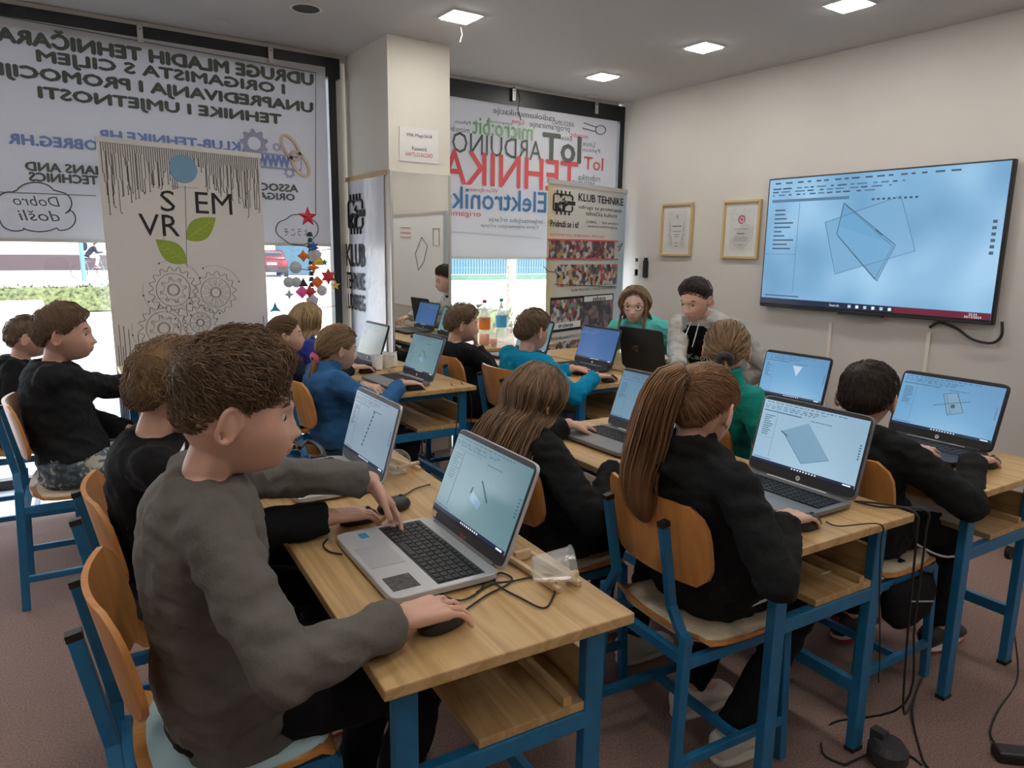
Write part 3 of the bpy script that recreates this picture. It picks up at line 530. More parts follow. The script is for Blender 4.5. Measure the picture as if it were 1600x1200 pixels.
for y, l in ((2.815, 'thin white cable trunking left, below the middle of the television'), (2.16, 'thin white cable trunking under the looping black cable')): tag(MB().box((4.592, y, .50), (.016, .022, 1.0)).obj('cable_trunking', 'column_paint'), l, 'trunking', 'wall cable trunking')
def frame(y0, y1, z0, z1, label, kind):
    t = thing('picture_frame', label, 'picture frame', (4.595, (y0 + y1) / 2, (z0 + z1) / 2), 0, 'certificate frames'); w = y1 - y0; h = z1 - z0
    for s in (-1, 1): MB().box((-.010, s * (w / 2 - .009), 0), (.024, .018, h)).obj('frame_side', 'gold_wood', t, bevel=.002); MB().box((-.010, 0, s * (h / 2 - .009)), (.024, w - .036, .018)).obj('frame_rail', 'gold_wood', t, bevel=.002)
    MB().box((0, 0, 0), (.006, w - .03, h - .03)).obj('mat_board', 'paper', t); c = MB().box((-.0035, 0, 0), (.001, w * .62, h * .72)).obj('certificate', 'cert_paper', t)
    Mf = Matrix(((0, 0, -1, -.0045), (-1, 0, 0, 0), (0, 1, 0, 0), (0, 0, 0, 1))); k = MB()
    if kind == 1:
        for s in (-1, 1):
            k.tube([(s * w * .24, h * .16, 0), (s * w * .21, h * .05, 0), (s * w * .22, -h * .3, 0)], .0012, 4, 0); k.tube([(s * w * .28, -h * .08, 0), (s * w * .18, -h * .13, 0), (s * w * .15, -h * .3, 0)], .0014, 4, 0); k.tube([(s * w * .25, h * .05, 0), (s * w * .22, -h * .05, 0)], .0012, 4, 1)
        k.obj('ornament', ['print_grey', 'print_red'], c, M=Mf); text('a', 'print_black', Mf @ Matrix.Translation((0, h * .25, 0)), .02, .025, c)
        for i, (ww, yy) in enumerate(((.3, .07), (.26, -.03), (.16, -.09), (.14, -.13), (.1, -.25), (.12, -.31))): MB().box((-.0045, 0, h * yy), (.0006, w * ww, .004 if i else .007)).obj('text_line', 'print_grey', c)
    else:
        k.lathe([(.022, 0), (.034, 0), (.034, .001)], n=28, mi=0); k.lathe([(0, 0), (.013, 0), (.013, .001)], n=20, mi=0); k.obj('seal', ['print_seal'], c, M=Mf @ Matrix.Translation((0, h * .17, 0)))
        k = MB(); k.prism([(-.11, -.05), (0.02, .10), (.11, .06), (.11, -.02), (.02, -.12)], -.0006, 0); k.obj('ribbon_print', 'print_pale', c, M=Mf @ Matrix.Translation((.0, -h * .1, .0002)))
        for i, (ww, yy) in enumerate(((.4, .01), (.2, -.07), (.36, -.13), (.38, -.16), (.36, -.19), (.12, -.26))): MB().box((-.0052, 0, h * yy), (.0006, w * ww, .003 if i != 1 else .007)).obj('text_line', 'print_grey', c)
    MB().box((-.008, 0, 0), (.001, w - .036, h - .036)).obj('glazing', 'glass', t)
mat('cert_paper', (.72, .72, .72), .6); mat('print_seal', (.60, .12, .20), .7); mat('print_pale', (.63, .62, .62), .7)
frame(4.115, 4.46, 1.43, 1.865, 'gilt framed certificate with curved ornaments, the one nearer the corner', 1); frame(3.455, 3.80, 1.42, 1.86, 'gilt framed certificate with a round red seal beside the television', 2)
t = thing('remote_control', 'white remote control in a wall holder by the corner', 'remote control', (4.585, 4.73, 1.33)); MB().box((0, 0, 0), (.022, .05, .17)).obj('body', 'white_plastic', t, bevel=.005); MB().box((-.012, 0, .06), (.002, .034, .03)).obj('display', 'dark_plastic', t); MB().box((.004, 0, -.06), (.03, .06, .07)).obj('holder', 'white_plastic', t)
t = thing('remote_control', 'black remote control hanging beside the white one', 'remote control', (4.585, 4.63, 1.31)); MB().box((0, 0, 0), (.022, .055, .15)).obj('body', 'black_plastic', t, bevel=.006); MB().box((0, 0, .085), (.018, .03, .03)).obj('neck', 'black_plastic', t)
# mobile whiteboard at the right edge (its mirror image shows in the pillar mirror)
t = thing('mobile_whiteboard', 'white board on castors at the right edge of the picture', 'whiteboard', (4.12, .55, 0))
MB().box((0, -.05, 1.30), (.02, 1.6, 1.15)).obj('board', 'white_pure', t); MB().box((.005, -.05, .30), (.02, 1.5, .5)).obj('lower_panel', 'wall_paint', t)
for y in (.78, -.88):
    MB().box((0, y, .98), (.035, .045, 1.83)).obj('post', 'alu', t); f = MB().box((0, y, .09), (.5, .04, .04)).obj('foot', 'alu', t)
    for x in (-.22, .22): MB().tube([(x, y - .012, .035), (x, y + .012, .035)], .035, 16).obj('castor', 'black_plastic', f)
for z in (.72, 1.88): MB().box((0, -.05, z), (.03, 1.62, .03)).obj('rail', 'alu', t)
k = MB(); b = lambda y, z: (-.013, y, z)
for pts in ([b(.2, 1.6), b(.35, 1.5), b(.25, 1.3), b(.1, 1.2), b(.02, 1.4), b(.2, 1.6)], [b(.5, 1.7), b(.5, 1.5), b(.65, 1.5), b(.65, 1.7), b(.5, 1.7)]): k.tube(pts, .004, 4)
k.obj('marker_drawing', 'print_grey', t); k = MB()
for z in (1.72, 1.66, 1.6): k.tube([b(-.1, z), b(-.4, z + .01)], .004, 4)
k.obj('marker_lines', 'print_red', t)
# ================================================================ roll-up banners
A = onz(149, 212, 2.06); B = onz(406, 240, 2.06); PB = Plane(A, B)
t = thing('rollup_banner', 'tall white banner with gears, leaves and circuit lines in front of the left window', 'banner', ((A[0] + B[0]) / 2, (A[1] + B[1]) / 2, 0)); t.location = (0, 0, 0)
Mb = PB.mat(PB.L / 2, 0, 0); MB().box((0, 1.03, 0), (PB.L, 2.02, .003)).obj('sheet', 'banner_white', t, M=Mb); MB().box((0, 2.045, 0), (PB.L + .01, .03, .016)).obj('top_rail', 'alu', t, M=Mb); MB().box((0, .04, 0), (PB.L + .04, .08, .12)).obj('base', 'alu', t, M=Mb); MB().tube([(0, .06, -.03), (0, 1.98, -.02)], .008, 8).obj('pole', 'alu', t, M=Mb)
def P2(px, py): s, z, d = PB.hit(px, py); return s - PB.L / 2, z
k = MB(); rr = random.Random(3); n = 74
for i in range(n):                                                # circuit traces hanging from the top, deeper at the sides
    u = (i + .5) / n; x = (u - .5) * PB.L * .97; dep = .13 + .17 * abs(2 * u - 1) ** 1.3 + rr.uniform(-.03, .05)
    if abs(u - .54) < .085: dep = min(dep, .07)
    z = 2.028; segs = [(x, z)]
    while z > 2.028 - dep: 
        z -= rr.uniform(.03, .09); segs.append((segs[-1][0], z))
        if rr.random() < .3: segs.append((segs[-1][0] + rr.choice((-1, 1)) * .007, z - .008)); z -= .008
    k.tube([(a, b, .0025) for a, b in segs], .0019, 4); k.ell((segs[-1][0], segs[-1][1], .0025), (.0035, .0035, .001), nu=8, nv=4)
    dep = .25 + .1 * rr.random(); k.tube([(x, .15, .0025), (x, .15 + dep * (1.5 + abs(2 * u - 1)), .0025)], .0019, 4)
o = k.obj('circuit_print', 'print_black', t, M=Mb); o['kind'] = 'stuff'
x, z = P2(286, 264); MB().lathe([(0, .008), (.083, .008), (.083, .001)], (0, 0, 0), 36).obj('blue_disc', 'print_disc', t, M=Mb @ Matrix.Translation((x, z, 0))) if mat('print_disc', (.19, .36, .53), .7) else 0
for b, xl, xr, yc, h in (('S', 250, 273, 314, 32), ('EM', 305, 362, 318, 32), ('VR', 217, 280, 352, 33)): ptext(PB, b, xl, xr, yc, h, 'print_black', t, off=.004)
mat('leaf_green', (.27, .37, .035), .6); mat('leaf_vein', (.55, .55, .08), .6); mat('ink_thin', (.10, .11, .14), .7)
def leaf(p0, p1, wd):
    a = np.array(P2(*p0)); b = np.array(P2(*p1)); d = b - a; L = np.linalg.norm(d); d /= L; nn = np.array([-d[1], d[0]]); up = [a + d * L * u + nn * wd * L * math.sin(PI * u ** .85) for u in np.linspace(0, 1, 14)]; dn = [a + d * L * u - nn * wd * L * math.sin(PI * u ** .85) for u in np.linspace(1, 0, 14)][1:-1]
    o = MB().prism([tuple(q) for q in up + dn], .002, .004).obj('leaf_print', 'leaf_green', t, M=Mb); k = MB(); k.tube([(*(a + d * L * .05), .0045), (*(a + d * L * .9), .0045)], .002, 4)
    for u in (.3, .45, .6, .75):
        for s in (-1, 1): q = a + d * L * u; e = q + (d * .16 + nn * s * wd * .7) * L * .8; k.tube([(*q, .0045), (*e, .0045)], .0012, 4)
    k.obj('leaf_vein', 'leaf_vein', o)
leaf((291, 374), (337, 340), .28); leaf((291, 411), (243, 374), .28)
k = MB(); k.tube([(*P2(289, 290), .003), (*P2(292, 418), .003)], .0015, 4); k.tube([(*P2(266, 291), .003), (*P2(309, 294), .003)], .0012, 4); k.obj('stem_line', 'ink_thin', t, M=Mb)
def gearline(cx, cy, R, nt, r2, spokes, holes):
    x, z = P2(cx, cy); s = PB.hit(cx, cy)[2] / FPX; R *= s; r2 *= s; k = MB(); C_ = lambda r, a: (x + r * math.cos(a), z + r * math.sin(a), .003)
    pts = []
    for i in range(nt * 6): ph = i % 6; r = R * (1 if ph in (1, 2) else .82 if ph in (4, 5) else .9); pts.append(C_(r, 2 * PI * i / (nt * 6)))
    k.tube(pts + pts[:1], .0017, 4); circ = lambda r: k.tube([C_(r, 2 * PI * i / 32) for i in range(33)], .0016, 4)
    circ(r2); circ(r2 * .3); circ(r2 * .36)
    if holes:
        pts = [C_(r2 * (.80 if (i % 8) in (1, 2, 3) else .56), 2 * PI * i / 64) for i in range(64)]; k.tube(pts + pts[:1], .001, 4)
        for i in range(8): a = 2 * PI * (i * 8 + 2) / 64; c0 = C_(r2 * .70, a); k.tube([(c0[0] + r2 * .07 * math.cos(q), c0[1] + r2 * .07 * math.sin(q), .003) for q in np.linspace(0, 2 * PI, 9)], .0009, 4)
    for i in range(spokes): a = 2 * PI * i / spokes; w = .09; k.tube([C_(r2 * .45, a - w), C_(r2 * .88, a - w * 1.2), C_(r2 * .88, a + w * 1.2), C_(r2 * .45, a + w), C_(r2 * .45, a - w)], .0009, 4)
    arc_ = [C_(R * 1.25, a) for a in np.linspace(.4, 2.0, 16)]; k.tube(arc_, .0009, 4); arc_ = [C_(R * 1.25, a) for a in np.linspace(2.9, 4.6, 16)]; k.tube(arc_, .0008, 4)
    for a in (2.0, 3.3, 4.7, .4): c0 = C_(R * 1.25, a); k.ell(c0, (.006, .006, .001), nu=8, nv=4)
    k.obj('gear_drawing', 'ink_thin', t, M=Mb)
gearline(271, 453, 36, 16, 25.5, 0, True); gearline(337, 457, 33, 14, 23, 12, False); gearline(256, 513, 37, 16, 26, 0, True); gearline(313, 504, 27, 14, 16, 10, False)
A = onz(857, 279, 2.0); B = onz(979, 297, 2.0); PK = Plane(A, B)
t = thing('rollup_banner', 'club roll-up banner with photo strips beside the instructor with glasses', 'banner', (0, 0, 0)); Mk = PK.mat(PK.L / 2, 0, 0)
g = mat('banner_tint', (.62, .58, .48), .5); nt = g.node_tree; tc = nt.nodes.new('ShaderNodeTexCoord'); sx = nt.nodes.new('ShaderNodeSeparateXYZ'); r = nt.nodes.new('ShaderNodeValToRGB'); nt.links.new(tc.outputs['Generated'], sx.inputs[0]); nt.links.new(sx.outputs[0], r.inputs[0]); nt.links.new(r.outputs[0], nt.nodes['Principled BSDF'].inputs['Base Color'])
r.color_ramp.elements[0].color = (.60, .50, .28, 1); r.color_ramp.elements[1].color = (.34, .46, .58, 1); e = r.color_ramp.elements.new(.15); e.color = (.62, .60, .54, 1); e = r.color_ramp.elements.new(.75); e.color = (.60, .60, .58, 1)
MB().box((0, 1.0, 0), (PK.L, 1.96, .003)).obj('sheet', 'banner_tint', t, M=Mk); MB().box((0, 1.985, 0), (PK.L + .01, .035, .018)).obj('top_rail', 'alu', t, M=Mk); MB().box((0, .04, 0), (PK.L + .04, .08, .12)).obj('base', 'alu', t, M=Mk); MB().tube([(0, .06, -.03), (0, 1.98, -.02)], .01, 8).obj('pole', 'alu', t, M=Mk)
pill_logo(PK, 861, 899, 298, 336, t, .004)
for b, xl, xr, yc, h, m, bo in (('KLUB TEHNIKE', 903, 973, 312, 11, 'print_black', .02), ('udruga za promicanje', 903, 971, 327, 7, 'print_black', 0), ('tehničke kulture', 914, 963, 335, 7, 'print_black', 0), ('Pridruži se i ti!', 859, 903, 350, 10, 'print_black', .015), ('LUDBREG', 914, 931, 347, 4, 'print_black', 0), ('klub-tehnike.hr', 940, 966, 349, 4, 'print_black', 0), ('facebook.com/KTLudbreg', 918, 963, 355, 4, 'print_black', 0), ('AUTOMATIKA | ROBOTIKA | MICROBIT', 858, 944, 369, 5, 'print_red', 0),
        ('ELEKTRONIKA | MLADI INOVATORI', 892, 961, 452, 5, 'print_black', 0), ('zabava', 925, 945, 466, 7, 'print_black', .02), ('druženje', 871, 894, 509, 8, 'print_black', .02), ('MODELARSTVO | 3D MODELIRANJE', 858, 950, 524, 5, 'print_black', 0)): ptext(PK, b, xl, xr, yc, h, m, t, off=.0075, bold=bo * 2)
def photo_mat(name, cols, sc):
    m = bpy.data.materials.new(name); MATS[name] = m; m.use_nodes = True; nt = m.node_tree; p = nt.nodes['Principled BSDF']; p.inputs['Roughness'].default_value = .45
    tc = nt.nodes.new('ShaderNodeTexCoord'); v = nt.nodes.new('ShaderNodeTexVoronoi'); v.inputs['Scale'].default_value = sc; nt.links.new(tc.outputs['Object'], v.inputs['Vector']); r = nt.nodes.new('ShaderNodeValToRGB'); r.color_ramp.interpolation = 'CONSTANT'; sp = nt.nodes.new('ShaderNodeSeparateColor'); nt.links.new(v.outputs['Color'], sp.inputs[0]); nt.links.new(sp.outputs[0], r.inputs[0])
    while len(r.color_ramp.elements) < len(cols): r.color_ramp.elements.new(.5)
    for i, c in enumerate(cols): r.color_ramp.elements[i].position = i / len(cols); r.color_ramp.elements[i].color = (*c, 1)
    nt.links.new(r.outputs[0], p.inputs['Base Color'])
photo_mat('photo_a', [(.03, .03, .04), (.25, .05, .05), (.35, .32, .30), (.10, .10, .12), (.40, .22, .12), (.18, .03, .04), (.06, .07, .09), (.5, .47, .44)], 26); photo_mat('photo_b', [(.45, .43, .42), (.03, .03, .04), (.42, .27, .12), (.10, .12, .16), (.5, .5, .5), (.4, .06, .05), (.48, .30, .14), (.07, .07, .08)], 26); photo_mat('photo_c', [(.45, .46, .45), (.10, .04, .06), (.35, .06, .06), (.14, .22, .08), (.5, .5, .5), (.05, .05, .07), (.38, .26, .20), (.2, .2, .25)], 26); photo_mat('photo_d', [(.07, .05, .07), (.12, .10, .13), (.03, .03, .04), (.20, .16, .18), (.30, .14, .12), (.05, .05, .07)], 20)
def pq(xl, xr, yt, yb, m, nm='photo_print', off=.006):
    s0 = PK.hit(xl, (yt + yb) / 2)[0]; s1 = PK.hit(xr, (yt + yb) / 2)[0]; zt = PK.hit((xl + xr) / 2, yt)[1]; zb = PK.hit((xl + xr) / 2, yb)[1]
    return MB().box((0, 0, 0), (s1 - s0, zt - zb, .001)).obj(nm, m, t, M=PK.mat((s0 + s1) / 2, (zt + zb) / 2, off))
pq(857, 959, 376, 404, 'photo_a'); pq(870, 963, 413, 446, 'photo_b'); pq(859, 957, 462, 514, 'print_black', off=.003); pq(860, 909, 468, 503, 'photo_c'); pq(908, 956, 471, 513, 'photo_d'); pq(912, 956, 462, 470, 'paper'); pq(860, 906, 503, 513, 'paper'); pq(862, 955, 529, 575, 'photo_b')
stroke(PK, [(855, 374), (900, 375), (964, 377)], .008, 'print_red', t, .007, name='brush_stroke'); stroke(PK, [(853, 404), (964, 405)], .006, 'print_red', t, .007, name='brush_stroke'); stroke(PK, [(848, 416), (856, 424), (866, 425), (868, 420), (866, 424), (871, 430)], .003, 'print_black', t, .007, name='brush_stroke'); stroke(PK, [(866, 444), (962, 448)], .003, 'print_black', t, .007, name='brush_stroke'); stroke(PK, [(964, 386), (972, 380), (966, 392)], .003, 'print_black', t, .007, name='brush_stroke')
# ================================================================ ornament tree by the left window
tc_ = ony(486, 420, 4.9); tx, ty = tc_[0], 4.9
t = thing('ornament_tree', 'thin dark tree hung with folded paper ornaments by the window frame', 'tree', (0, 0, 0))
mat('tree_green', (.02, .05, .03), .8, noise_s=80, noise_a=.5); k = MB()
for i in range(40): z = .05 + i * .038; k.lathe([(.018 + .006 * (i % 2), z), (.012, z + .03)], (tx, ty, 0), 8)
k.obj('trunk', 'tree_green', t); MB().lathe([(0, .0), (.14, .0), (.14, .02), (.02, .05), (0, .05)], (tx, ty, .001), 20).obj('stand', 'black_plastic', t)
k = MB()
for px, py in ((455, 381), (516, 389), (450, 478), (524, 478), (451, 418)): q = ony(px, py, ty - .03); k.tube([(tx, ty, q[2] - .02), tuple(q)], .0025, 5)
k.obj('branches', 'black_plastic', t)
def star(px, py, r, m, n=5, inner=.42, lab='', nm='paper_star', y=4.84):
    q = ony(px, py, y); R = r * (y / .82) / FPX; poly = [(math.sin(2 * PI * i / (2 * n)) * R * (1 if i % 2 == 0 else inner), math.cos(2 * PI * i / (2 * n)) * R * (1 if i % 2 == 0 else inner)) for i in range(2 * n)]
    k = MB(); kk = 2 * n; vs = [[x, 0, z] for x, z in poly] + [[0, -.014, 0], [0, .014, 0]]; k.add(vs, [((i + 1) % kk, i, kk) for i in range(kk)] + [(i, (i + 1) % kk, kk + 1) for i in range(kk)]); o = k.obj(nm, m); o.location = tuple(q); return tag(o, lab, 'ornament', 'paper ornaments on the tree')
mat('red_paper', (.55, .02, .04), .5); mat('orange_paper', (.75, .18, .02), .6); mat('yellow_paper', (.75, .50, .08), .6); mat('pink_paper', (.75, .10, .35), .6); mat('grey_paper', (.45, .46, .50), .6); mat('blue_paper', (.03, .12, .38), .6); mat('cyan_paper', (.05, .35, .6), .6); mat('green_paper', (.05, .35, .28), .6)
star(481, 339, 13, 'red_paper', lab='big red paper star on top of the ornament tree'); star(513, 432, 11, 'red_paper', 6, .55, 'red six pointed paper star at the right of the tree'); star(524, 446, 7, 'yellow_paper', lab='small yellow paper star beside the black window post'); star(484, 456, 10, 'red_paper', 4, .5, 'red four pointed star low on the trunk'); star(472, 456, 9, 'pink_paper', 4, .7, 'pink folded paper diamond low on the tree'); star(474, 400, 8, 'orange_paper', 4, .6, 'orange folded paper bird left of the trunk'); star(490, 386, 8, 'blue_paper', 7, .5, 'dark blue spiky paper ball near the tree top'); star(492, 399, 10, 'grey_paper', 5, .8, 'grey paper box right of the trunk near the top')
star(498, 408, 9, 'yellow_paper', 3, .6, 'yellow paper cone right of the trunk'); star(490, 418, 9, 'orange_paper', 4, .4, 'long orange paper crane right of the trunk'); star(496, 441, 8, 'orange_paper', 4, .75, 'orange paper square below the crane'); star(507, 410, 5, 'green_paper', 5, .5, 'tiny green paper star at the right'); star(462, 418, 8, 'grey_paper', 9, .95, 'round pale paper disc with writing on the left'); star(451, 441, 7, 'grey_paper', 9, .95, 'pale round disc at the far left, left one of a pair'); star(463, 441, 7, 'grey_paper', 9, .95, 'pale round disc at the left, right one of a pair'); star(503, 454, 7, 'grey_paper', 9, .95, 'pale round disc low on the right'); star(452, 460, 7, 'grey_paper', 4, .45, 'grey hanging paper spindle at the lower left'); star(474, 443, 8, 'black_plastic', 3, .45, 'black paper bat in front of the trunk'); star(430, 482, 9, 'cyan_paper', 3, .35, 'blue paper bird on the wire at the left'); star(488, 470, 9, 'grey_paper', 5, .8, 'pale paper ball just above the blonde hair')
# ================================================================ outside
mat('street', (.72, .72, .72), .9, noise_s=2, noise_a=.06); mat('facade', (.78, .74, .70), .9); mat('facade_base', (.05, .033, .04), .9); mat('hedge', (.10, .12, .05), .9, noise_s=14, noise_a=.6); mat('car_red', (.09, .008, .016), .3); mat('fence_blue', (.07, .15, .21), .7); mat('lawn_green', (.05, .12, .08), .95, noise_s=6, noise_a=.3); mat('far_blue', (.035, .085, .125), .9); mat('pink_wall', (.72, .42, .40), .8); mat('glass_dark', (.05, .08, .1), .1); mat('planter', (.55, .46, .38), .8); mat('bark', (.33, .26, .22), .9, noise_s=20, noise_a=.3)
struct('ground', MB().box((8, 38, -.21), (110, 65.6, .1)), 'street')
fb = struct('facade_far', MB().box((-4, 52.2, 3.2), (40, .4, 6.8)), 'facade'); MB().box((-4, 51.97, .3), (40, .06, 1.0)).obj('plinth', 'facade_base', fb)
for i in range(10): MB().box((-20 + i * 3.6, 51.98, 2.6), (1.5, .05, 1.5)).obj('window', 'glass_dark', fb)
q = atd(507, 430, 13.5); struct('facade_pink', MB().box((q[0] + .3, q[1], 1.3), (1.0, .3, 3.0)), 'pink_wall')
for i in range(7): MB().box((q[0] - .14 + i * .14, q[1] - .16, 1.3), (.05, .03, 2.9)).obj('shutter_rib', 'pink_wall', bpy.data.objects['facade_pink'])
struct('backdrop_blue', MB().box((25, 41.5, 1.9), (26, .3, 4.2)), 'far_blue')  # added dark blue backing, keeps the bright sky out of the fence gaps
fn = thing('slat_fence', 'pale blue vertical slat fence across the street', 'fence', (24, 38.5, -.16))
for i in range(84): MB().box((-8 + i * .2, 0, 1.25), (.11, .03, 2.3)).obj('slat', 'fence_blue', fn)
for z in (.5, 2.0): MB().box((.3, .03, z), (17, .03, .09)).obj('rail', 'fence_blue', fn)
tag(MB().box((24, 35.5, -.12), (20, 4.5, .1)).obj('lawn', 'lawn_green'), 'green lawn strip in front of the slat fence', 'lawn', None, 'stuff')
def bush(cx, cy, cz, sx, sy, sz, n, label):
    k = MB(); rr = random.Random(int(cx * 10) + n)
    k.box((0, 0, sz / 2), (sx * .9, sy * .85, sz * .9))
    for i in range(n):
        c_ = V(rr.uniform(-.5, .5) * sx, rr.uniform(-.5, .5) * sy, rr.uniform(.1, 1) * sz); d = nrm(V(rr.gauss(0, 1), rr.gauss(0, 1), rr.gauss(.4, 1))); e = nrm(np.cross(d, V(.3, .5, .8))) * .035; k.add([c_ - e, c_ + d * .05, c_ + e, c_ + d * .12], [(0, 1, 2), (0, 3, 2)])
    o = k.obj('hedge', 'hedge'); o.location = (cx, cy, cz); return tag(o, label, 'hedge')
q = atd(80, 468, 17); bush(q[0], q[1], -.16, 6.0, .9, .62, 1800, 'low clipped hedge outside the left window'); q = atd(720, 475, 9.5); bush(q[0], q[1], -.16, 1.4, .5, .85, 500, 'small shrub outside behind the boy in the black jumper')
q = atd(12, 512, 9.8); tag(MB().box((q[0], q[1], .24), (.9, .7, .84)).obj('planter', 'planter', bevel=.03), 'beige concrete planter outside at the left edge', 'planter')
q = atd(797, 450, 11); tag(MB().tube([(q[0], q[1], -.2), (q[0] + .02, q[1], 1.2), (q[0] + .08, q[1], 3.6)], [.09, .075, .065], 12).obj('tree_trunk', 'bark', smooth=True), 'slim bare tree trunk outside behind the bottles', 'tree trunk')
q = atd(128, 400, 31); tag(MB().tube([(q[0], q[1], -.2), (q[0], q[1], 3.4)], .09, 10).obj('street_post', 'fence_blue'), 'thin bluish street post in front of the cyclist', 'post')
# parked car
t = thing('car', 'dark red hatchback parked across the street, seen from behind', 'car', tuple(atd(424, 412, 40)[:2]) + (-.16,), math.radians(75))
MB().loft([((-1.9, 0, .55), (0, .70, 0), (0, 0, .22)), ((-1.85, 0, .6), (0, .80, 0), (0, 0, .35)), ((0, 0, .6), (0, .84, 0), (0, 0, .38)), ((1.7, 0, .58), (0, .80, 0), (0, 0, .33)), ((1.95, 0, .5), (0, .66, 0), (0, 0, .2))], 24, p=4).obj('body', 'car_red', t, smooth=True)
cb = MB().loft([((-1.75, 0, .95), (0, .72, 0), (0, 0, .1)), ((-1.4, 0, 1.1), (0, .66, 0), (0, 0, .32)), ((0, 0, 1.15), (0, .64, 0), (0, 0, .33)), ((.9, 0, .95), (0, .66, 0), (0, 0, .1))], 20, p=4).obj('cabin', 'car_red', t, smooth=True); MB().box((-1.62, 0, 1.17), (.06, 1.05, .36), R=Matrix.Rotation(-.6, 3, 'Y')).obj('rear_window', 'glass_dark', cb)
MB().box((-1.93, 0, .40), (.14, 1.5, .22)).obj('bumper', 'black_plastic', t); MB().box((-1.93, 0, .72), (.03, .5, .12)).obj('number_plate', 'white_plastic', t)
for s in (-1, 1):
    MB().box((-1.88, s * .66, .80), (.06, .2, .22)).obj('tail_light', 'red_paper', t)
    for x in (-1.25, 1.25): MB().tube([(x, s * .62, .31), (x, s * .84, .31)], .31, 20).obj('wheel', 'black_plastic', t)
# ================================================================ people
from mathutils.bvhtree import BVHTree
def hair_mat(name, c0, c1):
    m = bpy.data.materials.new(name); MATS[name] = m; m.use_nodes = True; nt = m.node_tree; p = nt.nodes['Principled BSDF']; p.inputs['Roughness'].default_value = .48; p.inputs['Specular IOR Level'].default_value = .35
    at = nt.nodes.new('ShaderNodeAttribute'); at.attribute_name = 'rnd'; r = nt.nodes.new('ShaderNodeValToRGB'); r.color_ramp.elements[0].color = (*c0, 1); r.color_ramp.elements[1].color = (*c1, 1)
    nt.links.new(at.outputs['Fac'], r.inputs[0]); nt.links.new(r.outputs[0], p.inputs['Base Color'])
hair_mat('hair_brown', (.085, .05, .027), (.25, .15, .082)); hair_mat('hair_fair', (.11, .06, .028), (.32, .19, .09)); hair_mat('hair_dark', (.014, .009, .007), (.055, .034, .024)); hair_mat('hair_auburn', (.085, .038, .017), (.36, .19, .09)); hair_mat('hair_long', (.055, .030, .016), (.26, .15, .078)); hair_mat('hair_blonde', (.22, .14, .06), (.55, .40, .20)); hair_mat('hair_light', (.12, .07, .035), (.36, .23, .12)); hair_mat('hair_crop', (.09, .055, .035), (.22, .14, .085))
mat('skin', (.64, .39, .285), .5, noise_s=9, noise_a=.06, sss=.12); mat('skin_pale', (.69, .46, .36), .5, noise_s=9, noise_a=.05, sss=.12); mat('skin_pink', (.645, .375, .28), .5, noise_s=9, noise_a=.06, sss=.12)
mat('lips', (.52, .235, .19), .45); mat('eye_white', (.52, .48, .46), .25); mat('iris', (.035, .025, .018), .15); mat('brow_hair', (.06, .035, .02), .8)
def cloth(name, col, a=.12, b=.35): return mat(name, col, .9, noise_s=12, noise_a=a, bump=b, bump_s=45, spec=.2)
cloth('grey_shirt', (.135, .122, .112)); cloth('black_cloth', (.010, .010, .011)); cloth('black_fleece', (.012, .013, .014)); cloth('black_trousers', (.007, .007, .008)); cloth('blue_fleece', (.035, .125, .29)); cloth('teal_shirt', (.0, .23, .40)); cloth('mint_shirt', (.10, .52, .47)); cloth('green_shirt', (.01, .24, .20)); cloth('navy_jacket', (.012, .016, .028)); cloth('purple_jacket', (.045, .06, .36)); cloth('hoodie_grey', (.42, .41, .39), .2); cloth('denim', (.05, .07, .11)); mat('shoe_white', (.62, .58, .52), .6); mat('shoe_black', (.02, .02, .022), .6); mat('shoe_red', (.42, .015, .03), .5)
mat('camo', (.11, .14, .17), .9); nt = MATS['camo'].node_tree; tc = nt.nodes.new('ShaderNodeTexCoord'); n = nt.nodes.new('ShaderNodeTexNoise'); n.inputs['Scale'].default_value = 20; n.inputs['Detail'].default_value = 1.5; n.inputs['Distortion'].default_value = 1.2; r = nt.nodes.new('ShaderNodeValToRGB'); r.color_ramp.interpolation = 'CONSTANT'
r.color_ramp.elements[0].color = (.055, .075, .095, 1); r.color_ramp.elements[1].color = (.46, .43, .37, 1); r.color_ramp.elements[1].position = .56; e = r.color_ramp.elements.new(.43); e.color = (.11, .145, .18, 1)
nt.links.new(tc.outputs['Object'], n.inputs['Vector']); nt.links.new(n.outputs[0], r.inputs[0]); nt.links.new(r.outputs[0], nt.nodes['Principled BSDF'].inputs['Base Color'])
